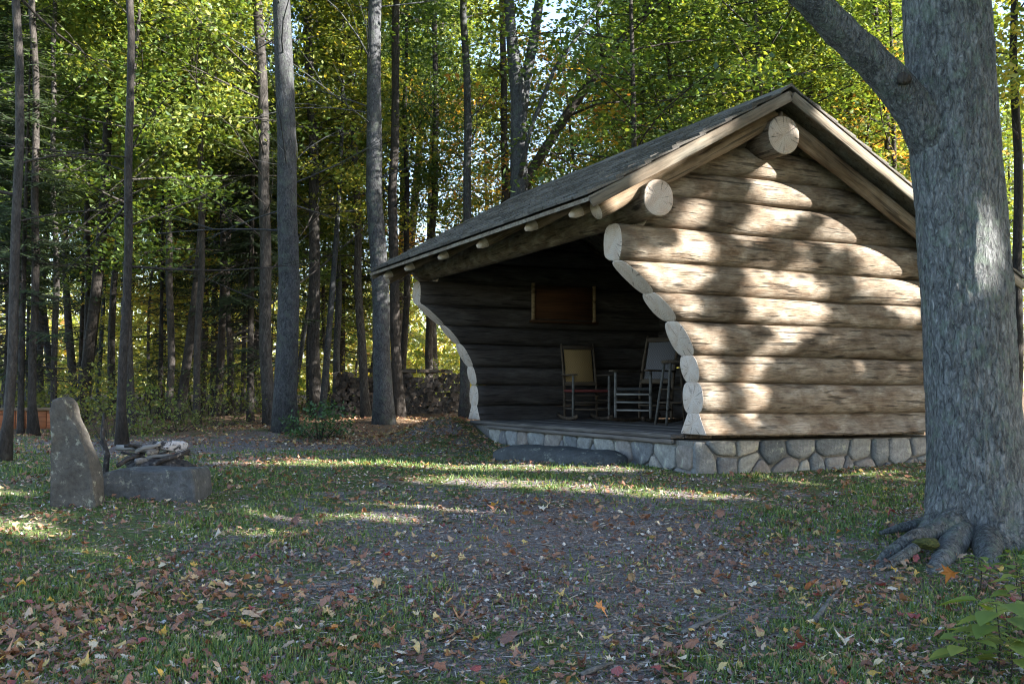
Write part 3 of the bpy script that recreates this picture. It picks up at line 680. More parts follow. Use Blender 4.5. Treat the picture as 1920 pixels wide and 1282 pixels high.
SPR = [proto_spruce(31, 13, .11, 1.3, 2.3, 3.2), proto_spruce(32, 11, .09, 1.6, 1.9, 4.5)]
def plant_tree(name, proto, x, y, s, rz, label, cat, group, sink=0.0, szf=1.0):
    o = empty(name, (x, y, gz(x, y) - sink), rz); o.scale = (s, s, s * szf); tag(o, label, cat, group)
    link('trunk', proto[0], o); link('crown', proto[1], o); return o

# trunks that the photograph shows singly: (base px x, base depth, radius px at mid height, px x at picture top, bark, label, bare limb count)
FEAT = [
 (540, 16.0, 21, 533, 'bark_pale', 'stout pale grey trunk, the nearest of the left-hand forest edge', 7),
 (508, 18.5, 14, 484, 'bark', 'brownish trunk with sunlit patches just left of the stout pale trunk', 7),
 (714, 19.0, 18, 703, 'bark_pale', 'straight blue-grey trunk in front of the firewood stack', 4),
 (744, 21.5, 12, 738, 'bark_dark', 'dark trunk touching the right side of the trunk before the firewood', 2),
 (690, 23.0, 10, 645, 'bark', 'trunk leaning left behind the left end of the firewood stack', 4),
 (757, 26.0, 8, 765, 'bark', 'thin upright trunk above the middle of the firewood stack', 3),
 (806, 27.0, 9, 818, 'bark', 'thin brown trunk above the right half of the firewood stack', 3),
 (875, 22.0, 11, 872, 'bark_pale', 'trunk with pale lit bands rising behind the low roof corner', 4),
 (938, 24.0, 10, 946, 'bark_dark', 'dark trunk behind the roof, left of the forked one', 3),
 (1215, 26.0, 8, 1208, 'bark_dark', 'slim dark trunk behind the middle of the front roof slope', 3),
 (1452, 21.0, 9, 1440, 'bark_dark', 'dark trunk just left of the roof peak', 3),
 (1484, 22.0, 11, 1478, 'bark_dark', 'dark trunk directly behind the roof peak', 3),
 (1582, 22.0, 9, 1570, 'bark', 'slim trunk right of the roof peak, left of a close pair', 3),
 (1604, 23.0, 12, 1596, 'bark_dark', 'thicker dark trunk right of the roof peak', 3),
 (1690, 20.0, 9, 1640, 'bark_dark', 'leaning trunk partly behind the big maple, above the rear roof', 3),
 (1902, 15.0, 12, 1908, 'bark_dark', 'dark trunk seen just right of the big maple', 4),
 (238, 13.0, 11, 241, 'bark_dark', 'dark slim trunk directly behind the fire pit', 2),
 (18, 11.0, 12, 26, 'bark_dark', 'dark trunk at the far left edge', 3),
 (70, 15.5, 10, 62, 'bark_dark', 'second dark trunk from the left edge', 2),
 (96, 18.0, 8, 110, 'bark', 'thin trunk rising behind the standing stone', 2),
 (318, 20.0, 9, 310, 'bark_dark', 'dark trunk right of the fire pit, before the olive undergrowth', 2),
 (370, 19.0, 9, 378, 'bark_dark', 'trunk midway between the fire pit and the stout pale trunk', 3),
 (432, 22.0, 8, 428, 'bark_dark', 'thin dark trunk left of the brownish sunlit one', 3),
 (596, 22.0, 13, 578, 'bark', 'grey-brown trunk right of the green bush', 3),
 (627, 25.0, 8, 640, 'bark_pale', 'slender pale sunlit trunk left of the firewood stack', 2),
 (160, 22.0, 8, 168, 'bark_dark', 'thin trunk between the standing stone and fire pit', 2),
]
def featured(i, f):
    bx, d, rp, tx, bark, label, nl = f; rr = random.Random(500 + i)
    bp = P(bx, 760, d); bp[2] = gz(bp[0], bp[1]); tp = P(tx, 0, d); r = rp * d / F_PX * (.72 if bx < 450 else .92 if rp > 15 else .80)
    H = rr.uniform(17, 22) if r > .1 else rr.uniform(12, 17)
    lean = (tp[0] - bp[0]) / max(1.0, tp[2] - bp[2]); mb = MB(); k = 18; pts = []; rad = []; p1, p2 = rr.uniform(0, 6), rr.uniform(0, 6)
    for j in range(k):
        q = (j / (k - 1)) ** 1.25; z = H * q - .12 * (j == 0)
        pts.append((lean * min(z, 9) + lean * .3 * max(0, z - 9) + .05 * math.sin(z * .7 + p1) + .02 * math.sin(2.1 * z + p2), .06 * math.sin(z * .5 + p2), z)); rad.append(r * (1.08 - .75 * q) * (1 + .28 * math.exp(-z / (r * 2.2))))
    mb.tube(pts, rad, 14, wob=.10, seed=p1)
    for j in range(nl * 3):
        z = rr.uniform(2.2, 9.5); a = at_h(pts, z); az = rr.uniform(0, 6.28); L = rr.uniform(.8, 2.6); up = rr.uniform(-.2, 1.1) if bark != 'bark_dark' else rr.uniform(-.4, .4)
        b = a + np.array([math.cos(az) * L, math.sin(az) * L, up * L]); lp = limb(mb, a, b, rr.uniform(.010, .022), .004, 5, rr, .09)
        for _ in range(4):
            c = np.array(lp[rr.choice((1, 2, 3))]); e = c + (b - a) / L * rr.uniform(.3, .9) + np.array([rr.gauss(0, .35), rr.gauss(0, .35), rr.gauss(.1, .25)]); limb(mb, c, e, .006, .002, 3, rr, .08, 3)
    o = empty('forest_tree', tuple(bp)); tag(o, label, 'tree', 'singled-out forest trees')
    mb.build('trunk', M[bark], o); pr = TALL[i % 3]
    link('crown', pr[1], o, (lean * 9, 0, H - (20, 22, 18)[i % 3] * .70), (0, 0, rr.uniform(0, 6)), (.62, .62, .72))
for i, f in enumerate(FEAT): featured(i, f)
# forked tree and diagonal leaning tree behind the roof
def custom_tree(name, paths, bark, label, crown=None):
    b = paths[0][0][0]; o = empty(name, (b[0], b[1], gz(b[0], b[1]))); tag(o, label, 'tree', 'singled-out forest trees'); mb = MB()
    for pts, rad in paths: mb.tube([np.array(q) - np.array([b[0], b[1], gz(b[0], b[1])]) for q in pts], rad, 10, wob=.1, seed=b[0])
    mb.build('trunk', M[bark], o)
    if crown is not None:
        q = np.array(paths[0][0][-1]) - np.array([b[0], b[1], gz(b[0], b[1])]); link('crown', TALL[crown][1], o, (q[0], q[1], q[2] - 9), (0, 0, 1), (.7, .7, .7))
b = P(972, 760, 20); b[2] = gz(b[0], b[1]) - .1
custom_tree('forest_tree', [([b, P(972, 500, 20), P(973, 330, 20), P(972, 180, 20), P(958, 60, 20), P(950, -60, 20), P(940, -260, 20)], [.22, .18, .175, .165, .11, .09, .07]),
                            ([P(973, 260, 20), P(985, 160, 20.1), P(1003, 60, 20.2), P(1020, -60, 20.2), P(1040, -240, 20.2)], [.12, .11, .10, .09, .06]),
                            ([P(975, 330, 19.8), P(995, 240, 19.7), P(1040, 130, 19.6), P(1130, 0, 19.5)], [.05, .045, .04, .03])], 'bark_pale', 'pale trunk forking into two stems above the front roof slope', 0)
b = P(940, 760, 21.5); b[2] = gz(b[0], b[1]) - .1
custom_tree('forest_tree', [([b, P(955, 500, 21.5), P(990, 330, 21.4), P(1060, 220, 21.3), P(1130, 120, 21.2), P(1240, -10, 21.1), P(1330, -120, 21)], [.13, .12, .11, .105, .095, .08, .05]),
                            ([P(1130, 120, 21.2), P(1120, 40, 21.3), P(1125, -80, 21.3)], [.05, .04, .02]), ([P(1060, 220, 21.3), P(1120, 195, 21.2), P(1180, 190, 21.2)], [.035, .025, .012])], 'bark_dark', 'slanting trunk crossing diagonally up to the right behind the roof', None)

# random forest behind
footprint = lambda x, y: (lambda q: -2.4 < q[0] < 5.2 and -2 < q[1] < 7.6)(((np.array([x, y, 0]) - C0) @ vv, (np.array([x, y, 0]) - C0) @ uu))
fr = random.Random(77); spots = []
def spot(d0, d1, x0=-.56, x1=.56, sep=1.0):
    for _ in range(200):
        d = math.sqrt(fr.uniform(d0 * d0, d1 * d1)); x = fr.uniform(x0, x1) * d
        if footprint(x, d) or any((x - a) ** 2 + (d - b) ** 2 < sep * sep for a, b in spots): continue
        spots.append((x, d)); return x, d
    return x, d
for i in range(34):
    x, y = spot(25, 44, -.56, .40); k = fr.randrange(3)
    plant_tree('forest_tree', TALL[k], x, y, fr.uniform(.55, 1.05), fr.uniform(0, 6.28), 'tall slim hardwood standing deep in the background forest', 'tree', 'deep forest hardwoods', .1)
for i in range(30):
    x, y = spot(19, 36, -.52, -.185, .8); plant_tree('forest_tree', TALL[i % 3], x, y, fr.uniform(.42, .66), fr.uniform(0, 6.28), 'slim hardwood trunk among the left-hand forest trees', 'tree', 'slim left-hand forest trees', .1)
for i in range(9):
    x, y = spot(24, 40, -.55, .0); k = fr.randrange(4)
    plant_tree('young_maple', UND[k], x, y, fr.uniform(.8, 1.25), fr.uniform(0, 6.28), ('leafy green young maple in the forest left of the shelter', 'yellow-green young maple in the forest left of the shelter', 'tall leafy green young maple in the left forest', 'orange-tinged young maple in the left forest')[k], 'tree', ('green young maples on the left', 'yellow-green young maples on the left', 'taller young maples on the left', 'orange young maples on the left')[k])
for i in range(14):
    x, y = spot(25, 44, -.50, -.03, .7); plant_tree('maple_sapling', UND[4], x, y, fr.uniform(.6, 1.1), fr.uniform(0, 6.28), 'sunny yellow maple sapling', 'tree', 'sunny yellow saplings')
for i in range(14):
    x, y = spot(18, 34, .06, .56); k = (0, 2, 1, 0, 2, 3)[i % 6]
    plant_tree('young_maple', UND[k], x, y, fr.uniform(.9, 1.35), fr.uniform(0, 6.28), ('leafy green young maple behind the shelter roof', 'yellow-green young maple behind the shelter roof', 'tall leafy green young maple behind the shelter roof', 'orange-tinged young maple behind the shelter roof')[k], 'tree', ('green young maples behind the roof', 'yellow-green young maples behind the roof', 'taller young maples behind the roof', 'orange young maples behind the roof')[k])
for (px, d, k, s, lab) in [(40, 15.5, 1, .62, 'dark spruce with sweeping boughs at the far left edge'), (300, 21, 1, .62, 'small dark spruce behind the fire pit'), (455, 23, 1, .7, 'dark spruce left of the brownish sunlit trunk'),
                           (150, 26, 1, .75, 'dark spruce behind the standing stone'), (400, 27, 1, 1.1, 'farther dark spruce in the left forest'), (-30, 20, 1, .8, 'dark spruce half cut by the left edge'), (15, 18, 0, .8, 'dark low-branched spruce left of the rust-red fence'), (470, 20.5, 0, .72, 'dark dense spruce beside the brownish sunlit trunk'), (640, 30, 0, 1.0, 'distant spruce above the left end of the firewood')]:
    q = P(px, 760, d); plant_tree('spruce_tree', SPR[k], q[0], q[1], s, px * .1, lab, 'tree', 'spruces in the left forest')
# placed young maples whose sprays the photograph shows clearly
for (px, d, k, s, lab) in [(250, 17.5, 0, 1.0, 'bright green young maple with flat sprays high on the left'), (400, 25, 1, 1.0, 'yellow-green young maple above the fire pit path'), (800, 30, 3, 1.5, 'orange-leaved young maple above the firewood stack'),
                           (1180, 19.5, 5, 1.2, 'dense green young maple right behind the front roof slope'), (1330, 21.0, 5, 1.2, 'dense green young maple left of the roof peak'), (1400, 25, 1, 1.3, 'yellowing young maple behind the roof peak'), (1075, 25, 3, 1.45, 'young maple with yellow and orange sprays beside the slanting trunk'),
                           (620, 27, 1, 1.0, 'bright yellow-green sapling between trunks left of the firewood'), (20, 21, 1, 1.1, 'yellowing young maple at the left edge')]:
    q = P(px, 760, d); plant_tree('young_maple', UND[k], q[0], q[1], s, px * .07, lab, 'tree', 'nearer young maples')
# far wood that reads as one mass
fc = []; frg = np.random.default_rng(5)
nfar = 42000; th = frg.uniform(-.66, .66, nfar); dd = frg.uniform(58, 92, nfar); zz = frg.beta(.8, 1.6, nfar) * 11.5 - .8
clx = np.sin(th * 37 + dd * .3) + np.sin(zz * .9 + th * 21)
fc = np.stack([np.tan(th) * dd * .95, dd, zz + 1.0], 1)[clx > -.9]
nb2 = 38000; th = frg.uniform(-.60, .20, nb2); d2 = frg.uniform(48, 64, nb2); z2 = frg.beta(1.0, 1.7, nb2) * 7 + .4; keep2 = np.sin(th * 61 + d2 * .5) + np.sin(z2 * 1.7 + th * 33) > -1.0
fc = np.concatenate([fc, np.stack([np.tan(th) * d2, d2, z2], 1)[keep2]])
v, f = leaf_quads(fc, .42, .6, 3); M['leaf_far'] = leaf_mat('far_leaves_painted_sun', [(0, G2), (.25, G3), (.5, (.30, .33, .06)), (.75, (.42, .40, .08)), (.93, YE), (1, OR)], .55, 0); o = link('far_woods', np_mesh('far_woods', v, f, M['leaf_far'])); tag(o, 'hazy mass of far yellow-green woodland behind the trunks', 'woodland', kind='stuff')  # sunlight on the distant wood is put into this brighter leaf colour

# ------------------------------------------------------------------ big maple on the right
bt = empty('maple_tree', (0, 0, 0)); D0 = 7.2
bp = P(1836, 1000, D0); bt.location = (bp[0], bp[1], gz(bp[0], bp[1])); BO = np.array(bt.location)
tag(bt, 'big grey-barked maple with spreading roots in the right foreground', 'tree')
ctr = [(1842, 1035, 150), (1840, 1005, 128), (1838, 970, 108), (1835, 900, 95), (1828, 800, 88), (1821, 700, 84), (1812, 560, 83), (1799, 400, 80), (1788, 260, 80), (1782, 170, 79), (1776, 80, 78), (1772, 0, 78), (1768, -120, 76), (1764, -300, 75), (1750, -560, 64), (1740, -900, 50), (1735, -1300, 34), (1730, -1700, 16)]
mb = MB(); n_ = 120; pts = [np.array(P(a, b, D0)) - BO for a, b, c in ctr]; rad = [c / F_PX * D0 * .94 for a, b, c in ctr]
# resample finely
zz = np.array([p[2] for p in pts]); zs = np.concatenate([np.linspace(zz[0], 1.2, 50), np.linspace(1.22, 5.2, 130), np.linspace(5.5, zz[-1], 12)])
vs = []
for i, z in enumerate(zs):
    cx = np.interp(z, zz, [p[0] for p in pts]); cy = np.interp(z, zz, [p[1] for p in pts]); r = np.interp(z, zz, rad)
    fl = max(0, 1 - z / .55) ** 2
    for j in range(n_):
        th = 2 * math.pi * j / n_
        rr_ = r * (1 + .05 * math.sin(2 * th + z * .8) + .025 * math.sin(5 * th + 1.3 * z) + fl * (.20 * math.sin(4 * th + .6) + .12 * math.sin(7 * th + 2)))
        nv = Vector((math.cos(th) * 9 * r, math.sin(th) * 9 * r, z * 2.2)); rr_ += .010 * mnoise.noise(nv) + .016 * abs(mnoise.noise(Vector((math.cos(th) * 30 * r, math.sin(th) * 30 * r, z * 3.2)))) + .007 * mnoise.noise(Vector((math.cos(th) * 60 * r, math.sin(th) * 60 * r, z * 14)))
        vs.append((cx + rr_ * math.cos(th), cy + rr_ * math.sin(th), z))
mb.add(vs, [(i * n_ + j, i * n_ + (j + 1) % n_, (i + 1) * n_ + (j + 1) % n_, (i + 1) * n_ + j) for i in range(len(zs) - 1) for j in range(n_)])
mb.build('trunk', M['bark_big'], bt)
def brel(px, py, d): return np.array(P(px, py, d)) - BO
def rough_tube(pts, rad, n=20, k=40, amp=.008, seed=0.0, mat='bark_big', name='branch', parent=bt):
    pts = np.array(pts); u = np.linspace(0, len(pts) - 1, k); q = np.stack([np.interp(u, range(len(pts)), pts[:, i]) for i in range(3)], 1)
    for _ in range(4): q[1:-1] = (q[:-2] + 2 * q[1:-1] + q[2:]) / 4
    r = np.interp(u, range(len(pts)), rad); m_ = MB(); m_.tube([tuple(w) for w in q], list(r), n, wob=.13, seed=seed); return m_.build(name, M[mat], parent)
rough_tube([brel(1790, 330, D0), brel(1745, 250, D0 - .05), brel(1700, 185, D0 - .1), brel(1640, 118, D0 - .18), brel(1565, 48, D0 - .28), brel(1500, -20, D0 - .38), brel(1430, -110, D0 - .5), brel(1330, -260, D0 - .7), brel(1200, -480, D0 - 1)],
           [.20, .165, .135, .12, .112, .105, .095, .07, .03], seed=2.0, name='branch')
mb = MB(); mb.tube([brel(1697, 150, D0 - .22), brel(1692, 146, D0 - .30)], [.045, .038], 12); mb.build('branch_stub', M['bark_dark'], bt)
# roots
for i, (path, rads) in enumerate([([(1800, 950, 7.45), (1755, 985, 7.25), (1715, 990, 7.15), (1690, 1005, 7.05), (1655, 1030, 6.95), (1640, 1048, 6.9)], [.16, .10, .075, .065, .05, .02]),
                                  ([(1800, 985, 7.35), (1775, 1025, 7.0), (1752, 1055, 6.75), (1742, 1085, 6.55), (1735, 1105, 6.45)], [.16, .11, .085, .07, .03]),
                                  ([(1850, 985, 7.35), (1852, 1040, 6.9), (1860, 1070, 6.7), (1880, 1100, 6.5)], [.17, .11, .07, .02]),
                                  ([(1790, 960, 7.6), (1730, 968, 7.7), (1690, 975, 7.6), (1650, 985, 7.5)], [.13, .07, .05, .02]),
                                  ([(1720, 1008, 7.0), (1690, 1030, 6.85), (1660, 1046, 6.75), (1630, 1050, 6.8)], [.05, .055, .045, .015])]):
    rough_tube([brel(q[0], q[1], q[2] - .4) for q in path], [w * .66 for w in rads], 16, 26, seed=i * 3.1, name='root').location = (0, 0, -.05)
q = brel(1738, 1018, 6.58); mb = MB(); bm = bmesh.new(); bmesh.ops.create_icosphere(bm, subdivisions=3, radius=.11)
for w in bm.verts:
    w.co = Vector((w.co.x * .8, w.co.y * .6, w.co.z * .32)) * (1 + .25 * mnoise.noise(w.co * 14))
me = bpy.data.meshes.new('moss_clump'); bm.to_mesh(me); bm.free(); me.materials.append(M['moss']); link('moss_clump', me, bt, tuple(q))
# its crown and the crowns of unseen shade trees added right of the view, kept open along the light gaps
def open_crown(centers, rads, per, leaf, seed, origin):
    pos = sprays(centers, rads, per, .22, seed); pos = pos[sunlit_gap(pos + np.asarray(origin))]
    v, f = leaf_quads(pos, leaf, .6, seed + 1, .75); return np_mesh('crown', v, f, M['leaf_green'])
def ellip(n, c, R_, seed):
    r = np.random.default_rng(seed); q = r.normal(0, 1, (n, 3)); q /= np.linalg.norm(q, axis=1)[:, None]; q *= r.uniform(.1, 1, n)[:, None] ** (1 / 2.6); return q * np.array(R_) + np.array(c)
cc = ellip(150, (-.6, -.6, 8.2), (3.6, 3.6, 2.9), 41); link('crown', open_crown(cc, [.8] * len(cc), 55, .16, 42, BO), bt)
SHADE = [(17.5, 6.0, 1.1, 'unseen shade maple added off to the right, level with the shelter'), (23.58, 2.42, 1.15, 'unseen shade maple standing off to the right, before the shelter'),
         (16.5, -.5, 1.05, 'unseen shade maple added off to the right, near the clearing edge'), (12.5, -3.6, 1.05, 'unseen shade maple added behind the viewer on the right'), (20.5, -4.5, 1.1, 'farther unseen shade maple added behind the viewer on the right'), (11.5, 3.4, .8, 'smaller unseen shade maple added just right of the view')]
for i, (x, y, s, lab) in enumerate(SHADE):
    if i != 1:   # stand the trunk where it does not block a light gap
        best = None; zc = np.linspace(0, 15 * s, 40)
        for tr in range(120):
            r_ = random.Random(tr); xx, yy = x + (r_.uniform(-2, 2) if tr else 0), y + (r_.uniform(-2, 2) if tr else 0)
            sc_ = sum(sunlit_gap(np.stack([np.full(40, xx + dx_), np.full(40, yy + dx_ * 2), zc], 1)).sum() for dx_ in (-.1, 0, .1))
            if best is None or sc_ > best[0]: best = (sc_, xx, yy)
        x, y = best[1:]
    o = empty('maple_tree', (x, y, gz(x, y))); tag(o, lab, 'tree', 'unseen shade maples right of the view'); rr = random.Random(900 + i); mb = MB(); O_ = np.array([x, y, gz(x, y)])
    tp, _ = trunk_into(mb, 15 * s, .24 * s, rr, .1, 10); c0 = np.array([0, 0, 8.8 * s]); cc = ellip(230, c0, (4.3 * s, 4.3 * s, 5.2 * s), 60 + i)
    for q in cc[:60]:
        a = at_h(tp, max(2.5, q[2] - 1.5)); ln_ = a + (q - a) * np.linspace(0, 1, 14)[:, None]
        if sunlit_gap(ln_ + O_)[4:].all(): limb(mb, a, q, .04, .01, 4, rr, .03)
    mb.build('trunk', M['bark'], o); link('crown', open_crown(cc, [1.0 * s] * len(cc), 85, .29, 80 + i, O_), o)

# ------------------------------------------------------------------ fire pit
def blocky(name, outline, depth, z_noise, mat, parent=None, seed=1, sub=3, taper=.0, lean=0):
    """closed slab from an x-z outline with rounded, chipped faces"""
    bm = bmesh.new(); n_ = len(outline)
    fr_ = [bm.verts.new((x * (1 - taper), -depth / 2 + lean * z, z)) for x, z in outline]; bk = [bm.verts.new((x, depth / 2, z)) for x, z in outline]
    bm.faces.new(fr_); bm.faces.new(bk[::-1])
    for i in range(n_): bm.faces.new((fr_[(i + 1) % n_], fr_[i], bk[i], bk[(i + 1) % n_]))
    bmesh.ops.recalc_face_normals(bm, faces=bm.faces)
    bmesh.ops.bevel(bm, geom=bm.edges[:], offset=.022, segments=2, affect='EDGES', profile=.6)
    bmesh.ops.triangulate(bm, faces=bm.faces[:]); bmesh.ops.subdivide_edges(bm, edges=bm.edges[:], cuts=sub, use_grid_fill=True)
    for w in bm.verts:
        q = w.co * 5 + Vector((seed * 3.3, 0, 0)); w.co += Vector((mnoise.noise(q), mnoise.noise(q + Vector((9, 0, 0))), mnoise.noise(q + Vector((0, 9, 0))))) * z_noise + Vector((mnoise.noise(q * 4), mnoise.noise(q * 4 + Vector((9, 0, 0))), mnoise.noise(q * 4 + Vector((0, 9, 0))))) * z_noise * .3
    me = bpy.data.meshes.new(name); bm.to_mesh(me); bm.free(); me.materials.append(mat); return link(name, me, parent)
q = on_ground(140, 950); k = q[1] / F_PX
ol = [((px - 140) * k, (952 - py) * k) for px, py in [(94, 975), (95, 860), (92, 775), (97, 753), (112, 748), (122, 757), (136, 790), (152, 822), (168, 858), (180, 905), (190, 975)]]
o = blocky('standing_stone', ol[::-1], .17, .020, M['brownstone'], None, 1); o.location = (q[0] - .01, q[1] + .08, q[2]); o.rotation_euler = (0, 0, -.10)
tag(o, 'tall pointed grey stone standing upright beside the fire pit', 'stone')
q = on_ground(278, 936); k = q[1] / F_PX
ol = [((px - 278) * k, (936 - py) * k) for px, py in [(184, 955), (185, 900), (189, 886), (240, 880), (310, 882), (360, 879), (366, 892), (373, 955)]]
o = blocky('hearth_stone', ol[::-1], .42, .014, M['bluestone'], None, 2, 3, .03); o.location = (q[0], q[1] + .2, q[2]); o.rotation_euler = (0, 0, -.03); HS = o
tag(o, 'long low rectangular stone block edging the fire pit', 'stone')
# ash bed and burnt wood
fx, fy = q[0] - .14, q[1] + .70; fz = gz(fx, fy); bm = bmesh.new(); bmesh.ops.create_uvsphere(bm, u_segments=28, v_segments=12, radius=1)
for w in bm.verts: w.co = Vector((w.co.x * .33, w.co.y * .26, w.co.z * .15)) * (1 + .18 * mnoise.noise(w.co * 4))
me = bpy.data.meshes.new('ash_heap'); bm.to_mesh(me); bm.free(); me.materials.append(M['char']); o = link('ash_heap', me, None, (fx, fy, fz + .08)); tag(o, 'dark heap of ash and charred bits inside the fire pit', 'ash')
rr = random.Random(4)
for i in range(17):
    a = rr.uniform(-.5, .5) + (0 if i % 3 else 1.3); L = rr.uniform(.18, .42); c = np.array([fx + rr.uniform(-.26, .14), fy + rr.uniform(-.15, .12), fz + .19 + rr.uniform(0, .14)]); el = rr.uniform(-.4, .4); d = np.array([math.cos(a) * math.cos(el), math.sin(a) * math.cos(el), math.sin(el)]) * L / 2
    mb = MB(); r = rr.uniform(.010, .026); mb.tube([-d, -d * .3 + np.array([0, 0, .012]), d * .4, d], [r, r * 1.1, r, r * .7], 7, wob=.2, seed=i); o = mb.build('burnt_stick', M['char'] if i % 4 else M['palewood'], None, tuple(c))
    tag(o, 'charred stick lying in the fire pit heap' if i % 4 else 'pale unburnt stick lying in the fire pit heap', 'stick', 'sticks in the fire pit')
o = blocky('charred_log', [(-.14, -.03), (.11, -.05), (.15, .0), (.11, .04), (-.05, .05), (-.13, .035)][::-1], .10, .04, M['ashwood'], None, 5, 3); o.location = (fx + .10, fy - .02, fz + .33); o.rotation_euler = (.1, .05, .2); tag(o, 'short ash-whitened charred log on top of the fire pit heap', 'log')
mb = MB(); c0 = np.array([fx - .52, fy + .05, fz]); mb.tube([c0, c0 + (.02, 0, .25), c0 + (-.03, 0, .42), c0 + (-.02, 0, .62)], [.03, .026, .02, .008], 7); mb.tube([c0 + (.01, 0, .3), c0 + (-.1, 0, .42)], [.016, .006], 6)
o = mb.build('branch_stub', M['char']); tag(o, 'upright burnt branch stub behind the standing stone', 'branch')
# step stone in front of the deck
ln = 1.85
bm = bmesh.new(); bmesh.ops.create_uvsphere(bm, u_segments=48, v_segments=18, radius=1)
for w in bm.verts:
    x, y, z = w.co; sx = math.copysign(abs(x) ** .8, x); sz = math.copysign(abs(z) ** .55, z)
    p_ = Vector((sx * ln / 2, y * .27, sz * .165)); w.co = p_ + w.normal * (.03 * mnoise.noise(p_ * 3) + .012 * mnoise.noise(p_ * 13))
me = bpy.data.meshes.new('step_stone'); bm.to_mesh(me); bm.free(); me.polygons.foreach_set('use_smooth', [True] * len(me.polygons)); me.materials.append(M['bluestone'])
cm = wor(-.60, 1.72, -.35); o = link('step_stone', me, None, tuple(cm), (0, 0, AZ - math.radians(65))); tag(o, 'long flat dark boulder used as a step before the deck', 'stone')
q = on_ground(1308, 876); o = blocky('flat_stone', [(-.26, -.05), (.28, -.05), (.24, .05), (-.1, .06), (-.22, .03)], .35, .015, M['stone'], None, 7); o.location = tuple(q); tag(o, 'flat lavender-grey stone at the foot of the near corner', 'stone')
q = on_ground(508, 797); bm = bmesh.new(); bmesh.ops.create_icosphere(bm, subdivisions=3, radius=.10)
for w in bm.verts: w.co *= 1 + .3 * mnoise.noise(w.co * 9)
me = bpy.data.meshes.new('rock'); bm.to_mesh(me); bm.free(); me.materials.append(M['paleston']); o = link('rock', me, None, (q[0], q[1], q[2] + .05)); tag(o, 'small whitish rock at the foot of the stout pale trunk', 'rock')

# ------------------------------------------------------------------ firewood stack
ws = empty('firewood_stack', tuple(P(748, 780, 23.5))); wx, wy = ws.location.x, ws.location.y; ws.location.z = gz(wx, wy)
tag(ws, 'long dark stack of split firewood beside the shelter', 'firewood')
WM = [wood_mat('split_wood_%d' % i, tuple(q * s for q in (.06, .05, .045)), tuple(q * s for q in (.12, .10, .09)), tuple(q * s for q in (.19, .17, .155)), 30, 2, .5, .45) for i, s in enumerate((.6, .9))]
FW_M = []
for i in range(10):
    rr = random.Random(i); ns = rr.choice((3, 4, 4, 5, 8)); ph = rr.uniform(0, 6); sec = [(math.cos(ph + 6.283 * j / ns + rr.uniform(-.25, .25)) * rr.uniform(.85, 1.15), math.sin(ph + 6.283 * j / ns + rr.uniform(-.25, .25)) * rr.uniform(.75, 1.1)) for j in range(ns)]
    mb = MB(); mb.add([(0 + rr.uniform(-.02, .02), a * .072, b * .072) for a, b in sec] + [(.42, a * .066, b * .066) for a, b in sec], [tuple(range(ns - 1, -1, -1)), tuple(range(ns, 2 * ns))] + [(j, (j + 1) % ns, ns + (j + 1) % ns, ns + j) for j in range(ns)])
    FW_M.append(mb.mesh('firewood_log', WM[i % 2], False))
rr = random.Random(8); Lw = 2.95
for row in range(9):
    n_ = 26
    for i in range(n_):
        x = -Lw / 2 + (i + .5 * (row % 2) + rr.uniform(-.2, .2)) * Lw / n_; hmax = 8.0 + 1.0 * math.sin(i * .55 + 1) 
        if row > hmax: continue
        link('firewood_log', rr.choice(FW_M), ws, (x, rr.uniform(-.06, .05), .07 + row * .108 + rr.uniform(-.015, .015)), (rr.uniform(0, 6.28), rr.uniform(-.05, .05), math.pi / 2 + rr.uniform(-.08, .08)), (1, rr.uniform(1.0, 1.35), rr.uniform(1.0, 1.3)))
for x in (-.9, -.2, .45, 1.0): link('firewood_log', FW_M[int(x * 3) % 10], ws, (x, -.05, 1.04), (.4, .0, .3 + x), (1.4, .9, .9))
# rust red board fence glimpsed at far left
fn = empty('board_fence', tuple(on_ground(58, 806))); tag(fn, 'low rust-red board fence glimpsed between trunks at the far left', 'fence')
kf = fn.location.y / F_PX; Hf = 34 * kf
for i in range(9):
    mb = MB(); mb.box((0, 0, Hf / 2 + .02), (.155, .03, Hf), bev=.005); mb.build('board', M['redwood'], fn, ((i - 4) * .165, 0, 0))
mb = MB(); mb.box((0, 0, Hf + .04), (1.55, .10, .05), bev=.006); mb.build('cap_rail', M['pole'], fn)

# ------------------------------------------------------------------ undergrowth
def shrub_mesh(seed, R_, H, ncl, per, leaf, mat):
    rr = random.Random(seed); mb = MB(); cl = []
    for i in range(ncl):
        a = rr.uniform(0, 6.28); q = R_ * math.sqrt(rr.random()); c = np.array([math.cos(a) * q, math.sin(a) * q, H * rr.uniform(.15, 1) * (1 - .45 * (q / R_) ** 2)]); cl.append(c)
        if i % 2 == 0: limb(mb, (c[0] * .25, c[1] * .25, -.03), c, .009, .003, 4, rr, .1, 4)
    pos = sprays(cl, [R_ * .30] * ncl, per, R_ * .12, seed); v, f = leaf_quads(pos, leaf, .6, seed)
    return mb.mesh('stem', M['bark_dark']), np_mesh('foliage', v, f, mat)
BUSH = shrub_mesh(1, .62, .75, 44, 150, .075, M['leaf_bush']); OLV = [shrub_mesh(2, .9, 1.5, 30, 80, .085, M['leaf_olive']), shrub_mesh(3, .8, 1.2, 24, 70, .08, M['leaf_yellow']), shrub_mesh(4, 1.0, 1.1, 30, 80, .075, M['leaf_olive'])]
def shrub(pr, x, y, s, rz, label, group):
    o = empty('shrub', (x, y, gz(x, y)), rz); o.scale = (s, s, s); tag(o, label, 'shrub', group); link('stem', pr[0], o); link('foliage', pr[1], o)
q = on_ground(598, 822); shrub(BUSH, q[0], q[1], .75, 0, 'rounded green bush right of the stout pale trunk', 'green bushes')
